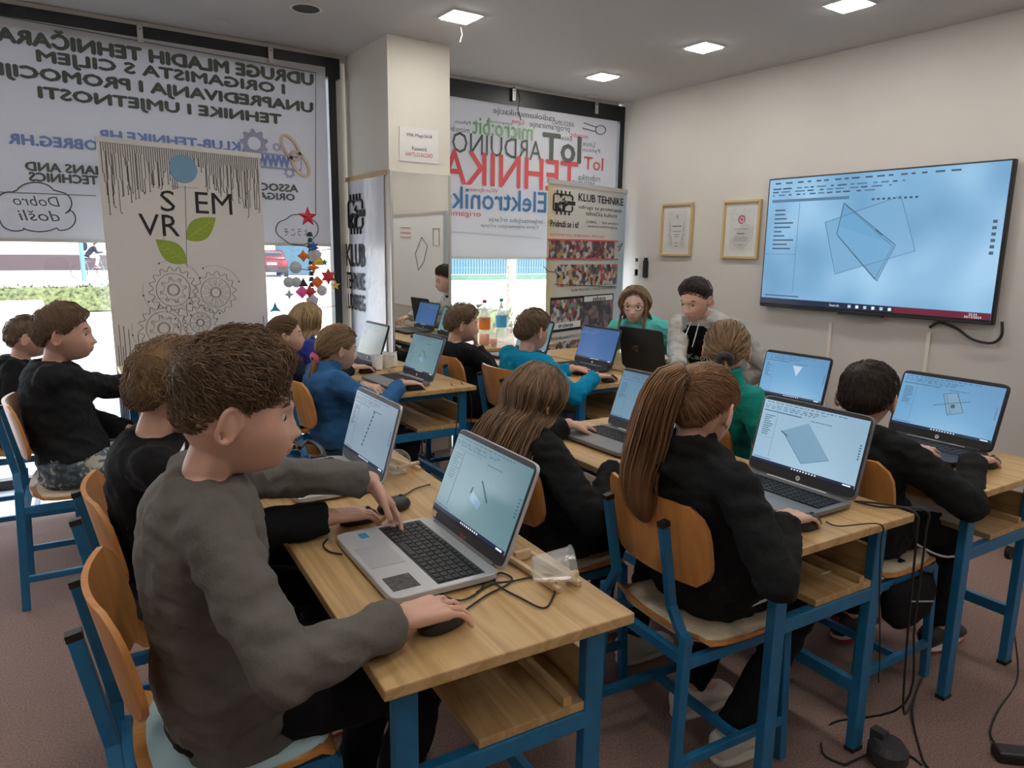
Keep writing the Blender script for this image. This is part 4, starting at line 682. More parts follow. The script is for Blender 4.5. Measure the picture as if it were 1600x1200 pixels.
# ---- head
def sstep(a, b, x): t = np.clip((x - a) / (b - a), 0, 1); return t * t * (3 - 2 * t)
def headfn(D, face=1.0):
    """unit directions (n,3) -> points in head space (x forward, y left, z up), metres, for a head 0.215 high"""
    P = D * np.array([.094, .074, .110]); x, y, z = P[:, 0].copy(), P[:, 1].copy(), P[:, 2].copy()
    t = np.clip((-.015 - z) / .095, 0, 1); y *= 1 - .36 * t ** 1.3
    x = np.where(x < 0, x * (1 - .42 * t), x * (1 + .50 * t)); x = np.where(x < 0, x * 1.06, x)
    fr = sstep(.02, .06, x) * face; g = lambda cy, cz, sy, sz: np.exp(-((y - cy) / sy) ** 2 - ((z - cz) / sz) ** 2)
    x = np.where(x > 0, x - .007 * sstep(.0, .06, z) * 0, x)
    nose = .021 * np.exp(-(y / .0105) ** 2) * np.where(z > -.030, np.exp(-((z + .030) / .030) ** 2), np.exp(-((z + .030) / .008) ** 2)) + .006 * (g(.011, -.031, .007, .007) + g(-.011, -.031, .007, .007))
    dx = nose + .006 * g(0, .026, .045, .010) - .010 * (g(.031, .006, .014, .011) + g(-.031, .006, .014, .011)) + .0065 * g(0, -.053, .018, .0045) + .0065 * g(0, -.064, .015, .005) - .004 * g(0, -.0585, .02, .002) - .004 * g(0, -.074, .02, .005) + .006 * g(0, -.090, .022, .014) + .003 * g(0, -.06, .03, .03) + .004 * (g(.042, -.025, .016, .018) + g(-.042, -.025, .016, .018))
    return np.stack([x + dx * fr, y, z], 1)
def sphere_dirs(nv, nu):
    D = [[0, 0, 1.]]
    for i in range(1, nv): th = PI * i / nv; D += [[math.sin(th) * math.cos(2 * PI * j / nu), math.sin(th) * math.sin(2 * PI * j / nu), math.cos(th)] for j in range(nu)]
    D.append([0, 0, -1.]); fs = [(0, 1 + j, 1 + (j + 1) % nu) for j in range(nu)]
    for i in range(nv - 2): fs += [(1 + i * nu + j, 1 + (i + 1) * nu + j, 1 + (i + 1) * nu + (j + 1) % nu, 1 + i * nu + (j + 1) % nu) for j in range(nu)]
    b = 1 + (nv - 2) * nu; fs += [(b + j, len(D) - 1, b + (j + 1) % nu) for j in range(nu)]; return np.array(D), fs
HD, HF = sphere_dirs(44, 56)
def hairline(D, low=0.0, front=0.0):
    a = np.degrees(np.arctan2(np.abs(D[:, 1]), D[:, 0])); return np.interp(a, [0, 40, 62, 78, 88, 100, 112, 140, 180], [.60 - front, .50 - front, .30, .02, .0, .06, -.10, -.50 - low, -.60 - low])
def hair_cap(T_top, T_side, low, front, puff=None, nseed=0, tr=.13):
    zt = hairline(HD, low, front); k = sstep(0, tr, HD[:, 2] - zt); up = sstep(.15, .75, HD[:, 2]); T = T_side + (T_top - T_side) * up
    if puff: T = T + puff[0] * np.exp(-np.sum((HD - np.array(puff[1])) ** 2, 1) / puff[2])
    nz = np.array([noise.noise(Vector(d * 4 + nseed)) for d in HD]) * .25 + 1
    base = headfn(HD, 0); return base + HD * (k * T * nz - (1 - k) * .010)[:, None]
def strands_mesh(mb, paths, r, rn, col):                      # thin tapered three-sided tubes
    for q in paths:
        k = len(q); prof = np.interp(np.linspace(0, 1, k), [0, .12, .6, 1], [.5, 1, .85, .12]) * r * rn.uniform(.7, 1.25); n0 = mb.n; mb.tube(q, prof, 3, cap=False); col.append((n0, mb.n, rn.random()))
def set_rnd(me, col, n, base=None):
    a = np.full(n, .42)
    if base is not None: a[:len(base)] = base
    for i, j, v in col: a[i:j] = v
    at = me.attributes.new('rnd', 'FLOAT', 'POINT'); at.data.foreach_set('value', a.astype(np.float32))
def ik(S, Wp, a, b, pole):
    d = Wp - S; L = np.linalg.norm(d); u = d / L
    if L > (a + b) * .995: k = L / ((a + b) * .995); a *= k; b *= k
    x = (a * a - b * b + L * L) / (2 * L); h = math.sqrt(max(0, a * a - x * x)); p = np.asarray(pole, float); p = nrm(p - u * (p @ u)); return S + u * x + p * h
def rotv(v, ax, ang): return np.array(Matrix.Rotation(ang, 3, Vector(ax)) @ Vector(v))
CURL = dict(mouse=(12, 28, 22), flat=(4, 10, 8), relax=(22, 28, 20), fist=(62, 75, 45), type=(18, 38, 26), press=(8, 14, 10))
def hand(mb, Wp, fwd, up, right, pose, s):
    fwd = nrm(fwd); up = nrm(np.asarray(up, float) - fwd * (np.asarray(up, float) @ fwd)); th = np.cross(up, fwd) * (1 if right else -1); c = CURL[pose]; L = (.066, .074, .069, .054); R = (.0078, .0080, .0077, .0068)
    for j in range(4):
        off = (1.5 - j) * .0200 * s; kn = Wp + fwd * (.078 - .004 * abs(j - 1)) * s + th * off; mb.cap(Wp + th * off * .62 + fwd * .006, kn, .0135 * s, .0112 * s, 8)
        d = rotv(fwd + th * (1.5 - j) * .13, np.cross(fwd, up), -math.radians(c[0])); p = kn
        for q, fr in enumerate((.46, .30, .24)):
            if q: d = rotv(d, np.cross(fwd, up), -math.radians(c[q] * (1.15 if pose == 'press' and j else 1) * (3.4 if pose == 'press' and j else 1)))
            e = p + nrm(d) * L[j] * fr * s * 1.05; mb.cap(p, e, R[j] * s * (1 - .06 * q), R[j] * s * (.92 - .06 * q), 8); p = e
    b = Wp + fwd * .020 * s + th * .022 * s; m1 = b + (fwd * .62 + th * .62 - up * .28) * .042 * s; m2 = m1 + nrm(fwd * .85 + th * .2 - up * .35) * .032 * s; m3 = m2 + nrm(fwd * .9 - up * .3) * .024 * s
    mb.cap(b, m1, .0145 * s, .0105 * s, 8); mb.cap(m1, m2, .0102 * s, .0092 * s, 8); mb.cap(m2, m3, .0092 * s, .0076 * s, 8)
JOBS = []
def rm_obj(mb, vox, it):
    me = mb.mesh('tmp', ['skin']); o = bpy.data.objects.new('tmp', me); COL.objects.link(o); m = o.modifiers.new('r', 'REMESH'); m.mode = 'VOXEL'; m.voxel_size = vox; m = o.modifiers.new('s', 'SMOOTH'); m.factor = .5; m.iterations = it; return o
def person(label, H, pel, yaw, hyaw, hpitch, lh, rh, shirt, trousers, hair, s=.92, skin='skin', near=True, sleeve=1.0, hroll=0, seat=.46, feet=(.30, 0), shoulder=1.0, hood=False, collar=False, shoes='shoe_black', girth=1.0, lean=0, shirt_len=.0, elbow=None, hs=None, raglan=None):
    H = np.array(H, float); f = V(math.cos(math.radians(yaw)), math.sin(math.radians(yaw)), 0); l = V(-f[1], f[0], 0); up = V(0, 0, 1)
    hy, hp = math.radians(hyaw), math.radians(hpitch); hf = V(math.cos(hy) * math.cos(hp), math.sin(hy) * math.cos(hp), -math.sin(hp)); hl = V(-math.sin(hy), math.cos(hy), 0); hu = np.cross(hf, hl)
    if hroll: q = Matrix.Rotation(math.radians(hroll), 3, Vector(hf)); hl = np.array(q @ Vector(hl)); hu = np.array(q @ Vector(hu))
    hs = hs or (.96 + .04 * (s - .9) * 10 if s < 1 else 1.02); HM = np.stack([hf, hl, hu], 1) * hs
    Pc = V(pel[0], pel[1], seat + .085 * s); N = H - hu * .102 * hs - hf * .036 * hs - up * .006; ctl = (Pc + N) / 2 - f * (.055 + lean) + up * .03
    sp = lambda t: (1 - t) ** 2 * Pc + 2 * t * (1 - t) * ctl + t * t * N
    def torso(mb, ex, t0=0., top=1.0):
        secs = []
        for t, w, d in ((t0 - .16, .135, .10), (t0, .165, .118), (.15, .158, .112), (.32, .148, .105), (.5, .155, .107), (.68, .166, .108), (.82, .165, .098), (.91, .135, .082), (.97, .085, .066), (top, .060, .056)):
            c = sp(t); tg = nrm(sp(t + .03) - sp(t - .03)); dd = nrm(np.cross(l, tg)); fl = .016 if ex > 0 and t < .2 and shirt_len >= 0 else 0; secs.append((c, l * (w * s * girth * (shoulder if t > .6 else 1) + ex + fl), -dd * (d * s * girth + ex + fl)))
        mb.loft(secs, 28, p=2.3)
    Sc = sp(.86); sh = {1: Sc + l * .158 * s * shoulder * girth ** .5, -1: Sc - l * .158 * s * shoulder * girth ** .5}
    body = MB(); v = headfn(HD) @ HM.T + H; body.add(v, HF)
    for sd in (1, -1):                                                # ears
        e = lambda x, y, z: H + HM @ V(x, y, z); Re = np.stack([nrm(hf * .9 - hl * .35 * sd + hu * -.1), nrm(hl * sd + hf * .35), hu], 1); ring = [e(-.012 + .017 * math.cos(a) - (.006 if math.sin(a) < -.3 else 0), sd * (.0775 + .0085 * (1 - math.cos(a)) * .9), -.006 + .031 * math.sin(a)) for a in np.linspace(0, 2 * PI, 15)]
        body.tube(ring, .0052 * hs, 6); body.ell(e(-.014, sd * .079, -.005), (.016 * hs, .007 * hs, .026 * hs), Re, 10, 6)
    body.cap(N - up * .0, H - hu * .045 - hf * .018, .044 * s, .048 * s, 14)
    torso(body, -.024); cl = MB(); torso(cl, .006 + (.006 if hood else 0), 0 - shirt_len, .985)
    hands = {}; cl.ell(N - up * .045 - f * .012, (.080 * s, .098 * s, .046 * s), np.stack([f, l, up], 1), 16, 10)
    for sd, hd in ((1, lh), (-1, rh)):
        S = sh[sd]; a, b = .268 * s, .235 * s
        if hd is None: hd = dict(p=Pc + f * .26 + l * sd * .10 + up * .085, f=f - l * sd * .4, u=up, pose='relax')
        fw = nrm(hd['f']); Wp = np.array(hd['p'], float) - fw * .055 * s; pole = np.array(hd.get('pole', l * sd * .75 - up * .8 - f * .35)); E = ik(S, Wp, a, b, pole); hands[sd] = (S, E, Wp)
        body.cap(S, E, .040 * s, .035 * s); body.cap(E, Wp, .036 * s, .0255 * s); hand(body, Wp, fw, hd.get('u', up), sd < 0, hd['pose'], s * hd.get('hk', 1.04))
        cl.cap(N - up * .055 + l * sd * .03, S, .050 * s, .058 * s * girth ** .5); cl.cap(S, E, .060 * s * girth ** .5, .052 * s)
        if sleeve >= 1: cuff = Wp - nrm(Wp - E) * .012; cl.cap(E, E + (cuff - E) * .8, .051 * s, .044 * s); cl.cap(E + (cuff - E) * .62, cuff, .045 * s, .043 * s, flat=True)
        elif sleeve > .5: cl.cap(E, E + (Wp - E) * .55, .051 * s, .046 * s, flat=True)
        else: pass
    if sleeve < .5:                                                    # short sleeves: rebuild without forearm, cut at mid upper arm
        cl = MB(); torso(cl, .010, 0 - shirt_len, .985); cl.ell(N - up * .045 - f * .012, (.080 * s, .098 * s, .046 * s), np.stack([f, l, up], 1), 16, 10)
        for sd in (1, -1): S, E, Wp = hands[sd]; cl.cap(N - up * .055 + l * sd * .03, S, .050 * s, .060 * s); cl.cap(S, S + (E - S) * .62, .062 * s, .060 * s, flat=True)
    if hood:
        for a in np.linspace(-1.9, 1.9, 13): c = N - up * .012 - f * .055 * math.cos(a) * 1.25 + l * .078 * math.sin(a) + f * .01; cl.ell(c + up * (.012 * math.cos(a)), (.036, .036, .034 + .012 * max(0, math.cos(a))), None, 10, 7)
        cl.ell(N - f * .105 - up * .045, (.055, .085, .065), np.stack([f, l, up], 1), 14, 9)
    elif collar:
        for a in np.linspace(-PI, PI, 20): cl.ell(N + up * .022 - f * .052 * math.cos(a) + l * .054 * math.sin(a), (.014, .014, .03), None, 8, 6)
    tr = MB(); hip = {}
    tr.loft([(Pc + up * z - f * .01, l * w * girth, f * d * girth) for z, w, d in ((-.085 * s, .12 * s, .10 * s), (-.05, .165 * s, .125 * s), (.02, .168 * s, .122 * s), (.09, .150 * s, .108 * s))], 24, p=2.4); ankles = []
    for sd in (1, -1):
        hp_ = Pc + l * sd * .085 * s - up * .01; fk = feet[0] if np.isscalar(feet[0]) else feet[0][0 if sd > 0 else 1]; K = Pc + f * .40 * s + l * sd * (.115 * s) - up * .055; Av = V(*(K[:2] + f[:2] * (fk - .40) * 1.0), .095)
        body.cap(hp_, K, .065 * s, .048 * s); body.cap(K, Av, .046 * s, .032 * s); body.cap(Av, Av + f * .12 - up * .05, .032 * s, .024 * s); tr.cap(hp_, K, .082 * s * girth, .058 * s); tr.cap(K, Av + up * .012, .058 * s, .050 * s, flat=True); ankles.append((Av, sd))
    vox = .0046 if near else .0064
    JOBS.append(dict(kind='body', o=rm_obj(body, vox, 2), label=label, base=V(pel[0], pel[1], 0), skin=skin, H=H, HM=HM, hf=hf))
    J = JOBS[-1]; J['parts'] = [('shirt', rm_obj(cl, .010 if near else .013, 5), shirt, .0075), ('trousers', rm_obj(tr, .012, 4), trousers, .006)]; J['hair'] = hair; J['near'] = near; J['fr'] = (f, l, N, sp, Pc); J['ankles'] = ankles; J['shoes'] = shoes; J['hs'] = hs; J['hands'] = hands; J['raglan'] = raglan
    return J
def finish_people():
    dg = bpy.context.evaluated_depsgraph_get()
    for J in JOBS:
        base = J['base']
        def conv(o, name, mats):
            me = bpy.data.meshes.new_from_object(o.evaluated_get(dg)); me.name = name; n = len(me.vertices); co = np.empty(n * 3); me.vertices.foreach_get('co', co); co = co.reshape(-1, 3); me.materials.clear()
            for m in mats: me.materials.append(MATS[m])
            me.polygons.foreach_set('use_smooth', [True] * len(me.polygons)); return me, co
        me, co = conv(J['o'], 'person', [J['skin'], 'lips']); Hi = np.linalg.inv(J['HM']); q = (co - J['H']) @ Hi.T
        nf = len(me.polygons); mi = np.zeros(nf, int); cen = np.empty(nf * 3); me.polygons.foreach_get('center', cen); q = (cen.reshape(-1, 3) - J['H']) @ Hi.T
        mi[(np.abs(q[:, 1]) < .021 - np.abs(q[:, 2] + .0585) * .9) & (np.abs(q[:, 2] + .0585) < .0075) & (q[:, 0] > .06)] = 1; me.polygons.foreach_set('material_index', mi)
        me.vertices.foreach_set('co', (co - base).ravel()); me.update(); root = link('person', me); root.location = tuple(base); tag(root, J['label'], 'person', 'people in the classroom'); J['root'] = root
        J['meshes'] = {}
        for name, o, mt, amp in J['parts']:
            me, co = conv(o, name, mt if isinstance(mt, list) else [mt]); n = len(co); nn = np.empty(n * 3); me.vertices.foreach_get('normal', nn); nn = nn.reshape(-1, 3)
            f, l, N, sp, Pc = J['fr']; w = np.array([noise.noise(Vector((c[0] * 8, c[1] * 8, c[2] * 17 + c[0] * 6))) + .5 * noise.noise(Vector((c[0] * 26 + 5, c[1] * 26, c[2] * 38))) for c in co]); w = 1 - np.abs(w) * 2.6; w = np.clip(w, -.35, 1); co = co + nn * (w * amp)[:, None]
            me.vertices.foreach_set('co', (co - base).ravel()); me.update(); ob = link(name, me, root); J['meshes'][name] = (ob, co)
            if J['raglan'] and name == 'shirt':                       # second colour on chest and back panel
                nf = len(me.polygons); cen = np.empty(nf * 3); me.polygons.foreach_get('center', cen); cen = cen.reshape(-1, 3) + base; tt = np.clip((cen[:, 2] - Pc[2]) / (N[2] - Pc[2]), 0, 1); spc = np.array([sp(a_) for a_ in tt]); fw_ = (cen - spc) @ f; lat = (cen - N) @ l + np.where(fw_ > .16, 9, 0); me.polygons.foreach_set('material_index', ((np.abs(lat) < .115 - np.clip((cen[:, 2] - N[2] + .16) * .55, 0, .2)) & (cen[:, 2] < N[2] - .045)).astype(int))
            bpy.data.objects.remove(o)
        bpy.data.objects.remove(J['o'])
        e = lambda x, y, z: J['H'] - base + J['HM'] @ V(x, y, z)
        R = J['HM'] / J['hs']
        for sd in (1, -1):
            k = MB(); k.ell(e(.0685, sd * .031, .006), (.0125 * J['hs'],) * 3, R, 14, 10); k.ell(e(.0745, sd * .031, .005), (.0082 * J['hs'],) * 3, R, 12, 8, 1); k.obj('eye', ['eye_white', 'iris'], root, True)
            pts = [e(.083 - abs(y - .03) * .28 - max(0, y - .03) * .35, sd * y, .026 + .004 * math.sin((y - .012) / .036 * PI)) for y in np.linspace(.012, .048, 7)]; MB().tube(pts, np.array([.002, .0034, .0036, .0034, .003, .0022, .001]) * J['hs'], 6).obj('eyebrow', 'brow_hair', root, True)
        make_hair(J, root, base)
        for A, sd in J['ankles']: shoe(J, root, base, A, sd)
def shoe(J, root, base, A, sd):
    f, l = J['fr'][:2]; A = A - base; u = V(0, 0, 1); g = A - u * A[2]; secs = []
    for x, w, h, z in ((-.065, .022, .03, .055), (-.055, .034, .045, .058), (-.02, .038, .050, .062), (.03, .038, .042, .056), (.08, .043, .030, .045), (.125, .046, .028, .040), (.158, .042, .024, .038), (.175, .030, .016, .034), (.181, .014, .008, .032)): secs.append((g + f * x + u * z, l * w, u * h))
    o = MB().loft(secs, 16).obj('shoe', J['shoes'], root, True)
    k = MB().loft([(g + f * .055 + u * z, f * a, l * b) for z, a, b in ((.002, .118, .040), (.012, .123, .045), (.026, .121, .044))], 24, p=2.6); k.obj('sole', 'shoe_white', o)
    if J['shoes'] == 'shoe_black': MB().loft([(g + f * .055 + u * z, f * a, l * b) for z, a, b in ((.006, .1235, .0452), (.014, .1245, .0462))], 24, p=2.6).obj('sole_stripe', 'shoe_red', o); MB().box(g - f * .068 + u * .085, (.012, .02, .03)).obj('heel_tab', 'shoe_red', o)
    k = MB()
    for i in range(4): c = g + f * (.035 + i * .02) + u * (.098 - i * .010); k.tube([c - l * .022, c + u * .006, c + l * .022], .003, 5)
    k.obj('laces', 'shoe_white' if J['shoes'] == 'shoe_white' else 'cable', o)
def make_hair(J, root, base):
    h = J['hair']; rn = np.random.default_rng(abs(hash(J['label'])) % 1000 if False else len(J['label']) * 7 + int(J['H'][0] * 100)); st = h['style']; HM, H = J['HM'], J['H'] - base; f, l, N, sp, Pc = J['fr']; mb = MB(); col = []
    W_ = lambda P: P @ HM.T + H
    cap = hair_cap(h.get('top', .016), h.get('side', .010), h.get('low', 0), h.get('front', 0), h.get('puff'), int(J['H'][0] * 37) % 17, .45 if 'fade' in h else .13); mb.add(W_(cap), HF)
    nb = np.array([.36 + .22 * noise.noise(Vector((d[0] * 5, d[1] * 14, d[2] * 5))) for d in HD]); near = J['near']
    zt = hairline(HD, h.get('low', 0), h.get('front', 0)); paths = []; capdir = HD
    tree_r = np.linalg.norm(cap, axis=1)
    from mathutils.kdtree import KDTree
    kd = KDTree(len(HD)); [kd.insert(Vector(d), i) for i, d in enumerate(HD)]; kd.balance()
    def surf(d, off): d = nrm(d); i = kd.find(Vector(d))[1]; return d * (tree_r[i] + off)
    crown = nrm(V(*h.get('crown', (-.55, .1, .85)))); inreg = lambda d: d[2] > np.interp(math.degrees(math.atan2(abs(d[1]), d[0])), [0, 40, 62, 78, 88, 100, 112, 140, 180], [.60, .50, .30, .02, .0, .06, -.10, -.50, -.60]) - h.get('low', 0) * .8 + .02
    n = h.get('n', 1100 if near else 420); ln = h.get('len', .5); lift = h.get('lift', .006); tie = nrm(V(*h['tie'])) if 'tie' in h else None; c = 0
    while c < n:
        d = nrm(rn.normal(size=3))
        if not inreg(d): continue
        c += 1
        if tie is not None: fl = tie - d; fl = fl - d * (fl @ d); ll = min(ln, np.linalg.norm(tie - d)); 
        else: fl = d - crown * (d @ crown); fl = fl + V(*h.get('sweep', (0, 0, 0))); fl = fl - d * (fl @ d); ll = ln * rn.uniform(.6, 1.1)
        fl = nrm(fl + rn.normal(size=3) * h.get('mess', .18)); q = []; dd = d
        ll *= .45 + .55 * float(sstep(.0, .6, d[2])) if 'fade' in h else 1
        for k in range(6):
            q.append(W_(surf(dd, .0005 + lift * math.sin(k / 5 * PI * .75) * rn.uniform(.5, 1.2) * (1 if 'fade' not in h else .25 + .75 * float(sstep(.1, .6, d[2]))))[None])[0]); d_n = nrm(dd + fl * ll / 5)
            dd = d_n if inreg(d_n) or (h.get('fringe') and d_n[0] > .5 and d_n[2] > .30) else nrm(dd + fl * .008)
        paths.append(q)
    strands_mesh(mb, paths, h.get('r', .0013 if near else .0022), rn, col); paths = []
    if st == 'tail':
        T = W_(surf(tie, .012)[None])[0]; out = nrm(HM @ tie); ctr = [T - out * .01] + [T + out * a - V(0, 0, b) + f * c_ + l * d_ for a, b, c_, d_ in h['path']]; ctr = np.array(smooth([tuple(p) for p in ctr], 5)); k = len(ctr); w = np.interp(np.linspace(0, 1, k), [0, .08, .3, .6, .9, 1], h.get('w', [.012, .016, .028, .030, .020, .008]))
        tg = np.gradient(ctr, axis=0); sx = np.array([nrm(np.cross(t_, l + V(.01, 0, .02))) for t_ in tg]); sy = np.array([nrm(np.cross(t_, a)) for t_, a in zip(tg, sx)])
        mb.tube(ctr, w * .8, 10)
        for i in range(h.get('tn', 420 if near else 180)):
            a = rn.uniform(0, 2 * PI); rr_ = math.sqrt(rn.random()) * 1.1; e_ = rn.integers(int(k * .55), k + 1); wob = rn.normal() * .35
            paths.append([ctr[j] + (sx[j] * math.cos(a + wob * j / k) + sy[j] * math.sin(a + wob * j / k)) * w[j] * rr_ for j in range(0, e_, 2)])
        strands_mesh(mb, paths, .0020 if near else .0026, rn, col)
        R_ = np.stack([nrm(np.cross(out, l)), np.cross(out, nrm(np.cross(out, l))), out], 1); k = MB(); k.lathe([(.012, -.010), (.028, -.010), (.034, 0), (.028, .010), (.012, .011)], T + out * .016, 18, R=R_); k.obj('hair_tie', h.get('tiemat', 'dark_plastic'), root, True)
    if st == 'long':
        zend = h['zend']; back = h.get('back', .115); wide = h.get('wide', .15); az0 = h.get('az', 72); nl = h.get('ln', 620 if near else 300)
        for i in range(nl):
            az = math.radians(rn.uniform(az0, 360 - az0)); s0 = rn.uniform(-.55, .55); d0 = nrm(V(s0, .05 * np.sign(math.sin(az)) + rn.normal() * .03, 1)); d1 = nrm(V(math.cos(az), math.sin(az), .15)); d2 = nrm(V(math.cos(az), math.sin(az), -.45)); o = rn.uniform(.004, .022)
            pts = [W_(surf(d0, .003)[None])[0], W_(surf(nrm(d0 * .6 + d1 * .5), .006)[None])[0], W_(surf(d1, o)[None])[0], W_(surf(d2, o + .006)[None])[0]]
            u = math.sin(az); cbk = math.cos(az); ze = zend + rn.uniform(0, .10) - base[2]; p3 = pts[-1]; nb_ = N - base
            tgt = nb_ - f * (back * (.55 + .45 * abs(cbk)) + rn.uniform(-.01, .03)) + l * (u * wide + rn.normal() * .012) if cbk < h.get('ff', .2) or not h.get('frontfall') else nb_ + f * (.085) + l * (u * wide * .75); mid = (p3 * .55 + tgt * .45); mid[2] = p3[2] * .6 + (nb_[2] - .03) * .4; tgt = tgt.copy(); tgt[2] = nb_[2] - .10
            pts += [mid, tgt]; 
            if ze < tgt[2] - .03: en = tgt - f * rn.uniform(-.01, .02) + l * rn.normal() * .012; en[2] = ze; pts.append(en)
            paths.append(np.array(smooth([tuple(p) for p in pts], 3)))
        strands_mesh(mb, paths, h.get('lr', .0034 if near else .0042), rn, col)
    me = mb.mesh('hair', h['mat'], True); set_rnd(me, col, mb.n, nb); link('hair', me, root)
def wrap_text(J, body, P, right, upv, w, h, m, bold=.02, part='shirt', shear=0):
    """print on a garment: lettering projected onto the cloth"""
    ob, co = J['meshes'][part]; me = ob.data; base = J['base']; bv = BVHTree.FromPolygons([Vector(c) for c in (co)], [tuple(p.vertices) for p in me.polygons]); right = nrm(right); upv = nrm(upv); nn = np.cross(right, upv)
    M = Matrix(((right[0], upv[0], nn[0], P[0]), (right[1], upv[1], nn[1], P[1]), (right[2], upv[2], nn[2], P[2]), (0, 0, 0, 1))); o = text(body, m, Matrix.Identity(4), w, h, J['root'], bold=bold, shear=shear, name='print')
    import bmesh
    bm = bmesh.new(); bm.from_mesh(o.data); bmesh.ops.triangulate(bm, faces=bm.faces)
    for _ in range(4): bmesh.ops.subdivide_edges(bm, edges=[e for e in bm.edges if e.calc_length() > .007], cuts=1); bmesh.ops.triangulate(bm, faces=bm.faces)
    for v_ in bm.verts:
        p = M @ v_.co; hit = bv.ray_cast(p + Vector(nn) * .15, -Vector(nn), .4); q = (hit[0] if hit[0] is not None else p) + Vector(nn) * .0035; v_.co = q - Vector(base)
    bm.to_mesh(o.data); bm.free(); return o
# ================================================================ who sits where
def hp(px, py, z, f, pose, u=(0, 0, 1), **k): return dict(p=onz(px, py, z), f=V(*f), u=V(*u), pose=pose, **k)
BOY = lambda m, **k: dict(style='short', mat=m, **k)
J1 = person('boy in a grey long sleeved shirt in the foreground with his hand on a mouse', atd(368, 645, 1.30), (.285, 1.46), -4, -10, 10, hp(598, 778, .845, (.45, -.35, -.80), 'press', (.85, .1, .5), pole=(-.2, .9, -.1)), hp(668, 954, .806, (.93, .10, -.06), 'mouse', hk=1.12), 'grey_shirt', 'black_trousers',
    BOY('hair_brown', top=.034, side=.006, low=.06, front=.05, fade=1, fringe=1, len=.5, lift=.012, mess=.28, puff=(.020, (.75, 0, .62), .16), n=3200, r=.0011, sweep=(.5, 0, 0)), s=.97, shirt_len=.13, skin='skin_pink', hs=1.04)
J2 = person('boy in a black T-shirt with white back lettering behind the boy in grey', atd(272, 612, 1.80), (.29, 2.05), -4, 14, 14, hp(500, 745, .80, (.9, .1, -.1), 'type'), hp(548, 803, .80, (.95, 0, -.05), 'mouse'), 'black_cloth', 'black_trousers', BOY('hair_fair', top=.030, side=.016, len=.55, lift=.012, mess=.3), s=.93, skin='skin_pink')
J3 = person('girl in black with a high auburn ponytail, centre foreground', atd(1098, 640, 1.84), (1.565, 1.27), -4, 12, 16, hp(1120, 760, .80, (.9, .1, -.1), 'relax'), hp(1242, 806, .80, (.95, .05, -.08), 'mouse'), 'black_fleece', 'black_trousers',
    dict(style='tail', mat='hair_auburn', top=.014, side=.011, tie=(-.86, .12, .42), len=1.5, lift=.004, mess=.05, path=((.04, .01, 0, 0), (.065, .09, -.01, .02), (.06, .21, -.02, .05), (.065, .31, -.03, .06), (.045, .41, .0, .07)), w=[.016, .024, .044, .054, .044, .014], n=2200, tn=800), s=.93, shoes='shoe_white', collar=True, lean=-.035, feet=((.10, .06), 0))
J4 = person('girl in black with long loose brown hair typing on a laptop', atd(838, 625, 2.32), (1.44, 1.82), -4, 8, 22, hp(905, 664, .806, (.97, -.1, -.15), 'type'), hp(985, 728, .795, (.85, -.3, -.05), 'relax'), 'black_fleece', 'black_trousers',
    dict(style='long', mat='hair_long', top=.016, side=.016, low=.1, zend=.60, back=.15, wide=.15, len=.7, ln=900, az=68), s=.93, shoes='shoe_white', skin='skin')
J5 = person('dark haired boy in a black hoodie on the right before a black laptop', atd(1355, 622, 2.34), (2.33, 1.26), -3, 16, 8, hp(1440, 700, .80, (.9, 0, -.1), 'type'), hp(1532, 716, .80, (.95, 0, -.08), 'mouse'), 'black_fleece', 'black_trousers', BOY('hair_dark', top=.017, side=.010, len=.35, lift=.005, n=1500), s=.95, hood=True, skin='skin_pink', feet=((.2, .42), 0))
J6 = person('girl in a green top with tied back fair hair, behind the ponytail girl', atd(1135, 548, 2.76), (2.32, 1.86), -3, 38, 6, hp(1190, 640, .80, (.9, 0, -.1), 'type'), hp(1215, 665, .80, (.9, 0, -.1), 'mouse'), 'green_shirt', 'black_trousers', dict(style='tail', mat='hair_light', top=.016, side=.014, tie=(-.95, 0, -.22), len=1.4, lift=.004, mess=.06, path=((.02, .04, 0, 0), (.02, .12, 0, 0), (.015, .2, 0, 0)), w=[.012, .014, .018, .018, .012, .006]), s=.9, collar=True, near=False)
J7 = person('boy in a black jumper and grey camouflage trousers at the left', atd(100, 522, 3.0), (.12, 3.46), -4, -8, 4, None, hp(262, 592, .80, (.98, -.05, -.05), 'flat'), 'black_fleece', 'camo', BOY('hair_brown', top=.020, side=.012, len=.4, n=900), s=1.0, girth=1.12, shirt_len=-.10, skin='skin_pink', hs=1.04)
J8 = person('boy with cropped hair by the window at the left edge', atd(42, 527, 3.7), (-.08, 4.32), -4, 4, 4, None, None, 'black_cloth', 'black_trousers', BOY('hair_crop', top=.010, side=.005, len=.25, lift=.003), s=.95, near=False)
J9 = person('girl in a blue fleece jumper reaching for a mouse in the second row', atd(527, 545, 3.46), (1.25, 3.38), 0, 6, 14, hp(582, 604, .80, (.5, -.8, -.05), 'relax'), hp(642, 598, .80, (.97, -.1, -.06), 'mouse'), 'blue_fleece', 'black_trousers', dict(style='tail', mat='hair_light', top=.015, side=.014, low=.05, tie=(-.80, .0, -.5), len=1.5, lift=.004, mess=.06, path=((.02, .05, 0, 0), (.03, .14, 0, .01), (.03, .24, 0, .02)), w=[.014, .017, .022, .022, .016, .006], tiemat='print_seal', n=700), s=.9, collar=True, near=False)
